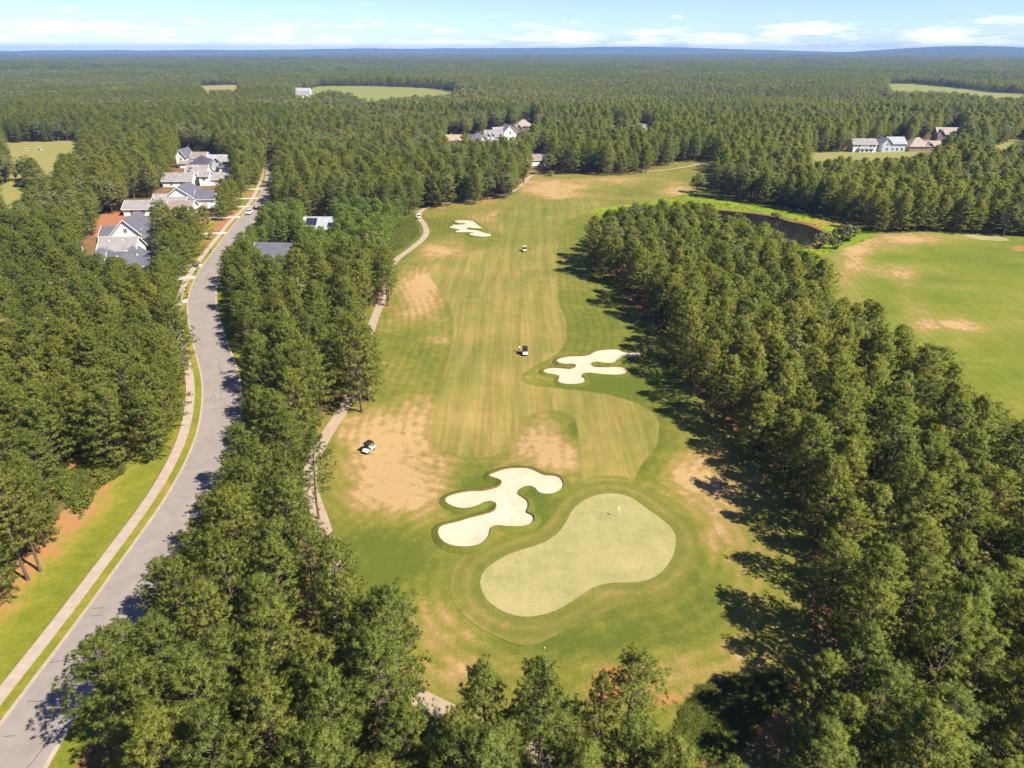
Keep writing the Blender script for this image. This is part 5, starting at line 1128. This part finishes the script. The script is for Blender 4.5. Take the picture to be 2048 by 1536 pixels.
def person():
    x, y = gp(1038.6, 704); e = empty('person', (x, y, float(T(x, y)) + .06), R(10)); tag(e, 'golfer in pale shirt, dark shorts and dark cap standing on the fairway', 'person')
    J = {'pel': (0, 0, .95, .15), 'sp1': (0, .01, 1.12, .135), 'sp2': (0, .0, 1.32, .15), 'nk': (0, -.01, 1.46, .06), 'hd0': (0, -.03, 1.56, .085), 'hd1': (0, -.03, 1.68, .095), 'hd2': (0, -.02, 1.76, .06)}
    for s, n in ((-1, 'l'), (1, 'r')):
        J.update({'hp' + n: (s * .1, 0, .90, .095), 'kn' + n: (s * .12, -.03, .49, .065), 'an' + n: (s * .13, .02, .09, .042), 'to' + n: (s * .15, -.17, .045, .04),
                  'sh' + n: (s * .19, 0, 1.38, .065), 'el' + n: (s * .25, .02, 1.10, .045), 'wr' + n: (s * .17, -.2, .93, .032), 'hn' + n: (s * .1, -.27, .87, .036)})
        for f in range(4): J['f%d%s' % (f, n)] = (s * (.06 + .022 * f), -.315, .805 + .008 * abs(f - 1.5), .010)
        J['th' + n] = (s * .05, -.25, .83, .011)
    E = [('pel', 'sp1'), ('sp1', 'sp2'), ('sp2', 'nk'), ('nk', 'hd0'), ('hd0', 'hd1'), ('hd1', 'hd2')]
    for n in 'lr': E += [('pel', 'hp' + n), ('hp' + n, 'kn' + n), ('kn' + n, 'an' + n), ('an' + n, 'to' + n), ('sp2', 'sh' + n), ('sh' + n, 'el' + n), ('el' + n, 'wr' + n), ('wr' + n, 'hn' + n)] + [('hn' + n, 'f%d%s' % (f, n)) for f in range(4)] + [('hn' + n, 'th' + n)]
    ks = list(J); me = bpy.data.meshes.new('body'); me.from_pydata([J[k][:3] for k in ks], [(ks.index(a), ks.index(b)) for a, b in E], [])
    o = bpy.data.objects.new('body', me); COL.objects.link(o); o.parent = e
    md = o.modifiers.new('skin', 'SKIN')
    for i, k in enumerate(ks): sv = me.skin_vertices[0].data[i]; sv.radius = (J[k][3], J[k][3]); sv.use_root = (k == 'pel')
    o.modifiers.new('sub', 'SUBSURF').levels = 2; o.modifiers['sub'].render_levels = 2
    dg = bpy.context.evaluated_depsgraph_get(); m2 = bpy.data.meshes.new_from_object(o.evaluated_get(dg)); o.modifiers.clear(); o.data = m2
    m2.materials.clear(); [m2.materials.append(M[k]) for k in ('skin', 'shirt', 'shorts', 'c_white')]
    for p in m2.polygons:
        c = p.center; p.use_smooth = True
        p.material_index = 1 if (1.0 < c.z < 1.47 and not (abs(c.x) > .2 and c.z < 1.2)) else 2 if .50 < c.z <= 1.0 and abs(c.y) < .16 else 3 if c.z < .1 else 0
    m = MB(); m.tube([(0, -.02, 1.72), (0, -.02, 1.77), (0, -.02, 1.815)], [.108, .10, .05], 12); m.box((0, -.15, 1.725), (.17, .13, .02)); m.build('cap', M['cap'], e)
    cl = MB().tube([(0.02, -.32, .86), (-.05, -.75, .06)], .012, 6).box((-.06, -.78, .06), (.1, .05, .05)).build('golf_club', M['c_metal'])
    cl.location = e.location; cl.rotation_euler = e.rotation_euler; tag(cl, 'thin golf club held by the golfer on the fairway', 'golf club')
person()
def flag():
    x, y = gp(1238.5, 1036); z = float(T(x, y)) + .11
    e = empty('golf_flag', (x, y, z)); tag(e, 'thin pole with a limp yellow flag on the putting green', 'flag')
    MB().tube([(0, 0, 0), (0, 0, 2.25)], .025, 6).build('pole', M['c_white'], e)
    V = []; nx_, nz_ = 9, 7
    for i in range(nx_):
        for j in range(nz_): u, v = i / (nx_ - 1), j / (nz_ - 1); V.append((-.02 - .34 * u, .07 * math.sin(u * 5 + v), 2.22 - .5 * v - .32 * u))
    link_mesh('flag_cloth', V, [(i * nz_ + j, (i + 1) * nz_ + j, (i + 1) * nz_ + j + 1, i * nz_ + j + 1) for i in range(nx_ - 1) for j in range(nz_ - 1)], M['flag'], e, True)
    MB().tube([(0, 0, .002), (0, 0, .01)], .07, 12).build('hole_cup', M['c_black'], e)
flag()
for k, (mx_, my_) in enumerate([(422, 507), (393, 551), (374, 584), (376, 597)]):
    x, y = gp(mx_, my_); e = empty('letter_box', (x, y, float(T(x, y)) + .1), R(-80))
    tag(e, ('black letter box on a post beside the uppermost visible driveway', 'dark letter box on a post between two crossing driveways', 'dark letter box on a post, upper one of two close together', 'dark letter box on a post, lower one of two close together')[k], 'letter box')
    MB().box((0, 0, .55), (.12, .12, 1.1)).build('post', M['c_black'], e)
    m = MB(); m.prism([(-.28, 1.1), (.28, 1.1), (.28, 1.28), (.16, 1.42), (-.16, 1.42), (-.28, 1.28)], -.16, .16); m.build('box', M['c_black'], e)
    MB().box((.18, .1, 1.36), (.02, .04, .18)).build('signal_flag', M['c_red'], e)
# white yardage markers and balls on the grass
for k, (mx_, my_, lab) in enumerate([(1089, 1298, 'white marker ball on the grass below the putting green'), (1291, 708, 'white marker at the tip of the right fairway bunker'), (1893, 612, 'yellow marker on the second hole, right of the wood'), (1873, 502, 'white marker far up the second hole')]):
    x, y = gp(mx_, my_); e = empty('yardage_marker', (x, y, float(T(x, y)) + .04)); e.scale = (.5, .5, .5); tag(e, lab, 'marker')
    MB().tube([(0, 0, 0), (0, 0, .28)], .05, 8).build('stake', M['c_white' if k != 2 else 'flag'], e)
    MB().tube([(0, 0, .24), (0, 0, .27), (0, 0, .36), (0, 0, .42), (0, 0, .45)], [.06, .12, .14, .1, .02], 10).build('cap', M['c_white' if k != 2 else 'flag'], e, True)

# ------------------------------------------------------------------ shrubs, undergrowth, weeds
def shrub_mesh(seed, h, rad, n, leaf, mat): return make_broad(seed, h, rad, .02, n, 40, leaf, mat)
SH = [shrub_mesh(500 + i, 2.6, 1.6, 46, .14, 'leaf') for i in range(3)]
SHL = [shrub_mesh(520 + i, 1.5, 1.2, 30, .13, 'leaf_light') for i in range(3)]
def shrub(px, py, s, lab, lib, grp=None, name='shrub'):
    x, y = gp(px, py); c, t = lib[random.randrange(len(lib))]; e = empty(name, (x, y, float(T(x, y)) + .03), random.uniform(0, 6)); e.scale = (s, s, s * random.uniform(.85, 1.1)); tag(e, lab, 'shrub', grp)
    for nm, me in (('foliage', c), ('stem', t)): o = bpy.data.objects.new(nm, me); COL.objects.link(o); o.parent = e
    return e
for px_, py_, s, lab in ((1636, 496, 1.9, 'dark round shrub nearest the pond end'), (1653, 485, 1.5, 'dark shrub second from the pond end'), (1677, 482, 1.9, 'dark shrub in the middle of the pond-end group'), (1693, 481, 2.5, 'tallest dark shrub of the pond-end group'), (1669, 498, 1.5, 'dark shrub standing in front of the pond-end group')): shrub(px_, py_, s, lab, SH)
for k, (px_, py_) in enumerate([(1553, 438), (1575, 412), (1590, 415), (1605, 420), (1622, 423), (1640, 427), (1660, 430), (1685, 440), (1555, 409), (1745, 458), (1780, 462), (1810, 461)]): shrub(px_, py_, 1.7 + .5 * (k % 3), 'light green shrub on the pond bank below the dark wood', SHL, 'light shrubs along the pond bank')
shrub(1100, 352, 2.0, 'round shrub under the trees at the far fairway end', SHL)
shrub(392, 534, .9, 'low reddish-brown shrub beside a driveway', SH)
# undergrowth and weeds that nobody could count
def tuft_mesh(seed, n, h, w, mat):
    r = np.random.default_rng(seed); cen = np.column_stack([r.normal(0, .35, n), r.normal(0, .35, n), np.zeros(n)]); d = np.column_stack([r.normal(0, .35, n), r.normal(0, .35, n), np.ones(n)]); d /= np.linalg.norm(d, axis=1)[:, None]
    V, k = blades(cen, d, 3, h, w, .8, r); nr = r.normal(0, .35, (n * k, 3)) + np.array([0, 0, 1]); nr /= np.linalg.norm(nr, axis=1)[:, None]; return tri_mesh('tuft', V, np.repeat(r.uniform(0, 1, n), k), M[mat], nr)
C_TUFT = proto_collection('tufts', [tuft_mesh(1, 26, .55, .10, 'leaf_light'), tuft_mesh(2, 22, .7, .10, 'leaf'), SHL[0][0]])
def weeds(name, poly, n, sc, probs, label, inside=None):
    g = np.array([gp(*p) for p in poly]); x0, y0 = g.min(0); x1, y1 = g.max(0)
    x = rng.uniform(x0, x1, n * 3); y = rng.uniform(y0, y1, n * 3); k = inpoly(x, y, g)
    for lp in (pond_loop, fair_loop): k &= ~inpoly(x, y, lp)
    x, y = x[k][:n], y[k][:n]; s = rng.uniform(*sc, len(x))
    scatter(name, np.column_stack([x, y, T(x, y) + .03]), rng.uniform(0, 6.28, len(x)), np.column_stack([s, s, s]), rng.choice(3, len(x), p=probs), C_TUFT, label)
weeds('undergrowth', [(1345, 1470), (1365, 1420), (1400, 1375), (1450, 1362), (1500, 1350), (1560, 1350), (1580, 1400), (1520, 1440), (1480, 1500), (1380, 1520)], 1400, (.35, .8), [.9, .1, 0], 'tangled low undergrowth at the lower right wood edge')
weeds('bank_weeds', BANK, 1000, (.4, .9), [1, 0, 0], 'rank green weeds covering the pond bank')
weeds('lawn_weeds', [(100, 960), (175, 925), (255, 905), (250, 945), (200, 975), (175, 1010), (160, 1040), (130, 1010)], 700, (.4, .9), [.7, .25, .05], 'bright weeds beside the pines left of the road')
weeds('meadow_grass', [(775, 505), (782, 470), (800, 442), (828, 432), (836, 455), (838, 470), (810, 495)], 1500, (.5, 1.1), [.8, .2, 0], 'lush uncut grass between the wood and the cart path bend')
# crape myrtle in the corner
cm = make_broad(600, 6.5, 3.4, .1, 95, 60, .16, 'leaf_light')
def myrtle():
    x, y = gp(1945, 1500, 6.2); e = empty('crape_myrtle', (x, y, float(T(x, y)))); tag(e, 'yellow-green flowering shrub with white blossoms in the bottom right corner', 'shrub')
    for nm, me in (('crown', cm[0]), ('trunk', cm[1])): o = bpy.data.objects.new(nm, me); COL.objects.link(o); o.parent = e
    r = np.random.default_rng(5); n = 60; d = r.normal(size=(n, 3)); d[:, 2] = np.abs(d[:, 2]); d /= np.linalg.norm(d, axis=1)[:, None]
    cen = np.array([0, 0, 3.6]) + d * np.array([3.5, 3.5, 3.2]); V, k = blades(cen, d, 12, .22, .12, 1.2, r)
    me = tri_mesh('blossom', V, np.zeros(n * k), M['blossom']); o = bpy.data.objects.new('blossom', me); COL.objects.link(o); o.parent = e
myrtle()

# ------------------------------------------------------------------ air
def haze():
    m, N, L, o = new_mat('air'); v = N.new('ShaderNodeVolumePrincipled'); v.inputs['Color'].default_value = (.26, .46, .92, 1); v.inputs['Density'].default_value = HAZE; v.inputs['Anisotropy'].default_value = 0.0
    L.new(v.outputs[0], o.inputs['Volume'])
    h = MB().box((0, 7200, 60), (29500, 16600, 150)).build('haze', m); h['kind'] = 'stuff'; h['label'] = 'thin bluish summer haze'; h.display_type = 'WIRE'
HAZE = 8e-5
haze()
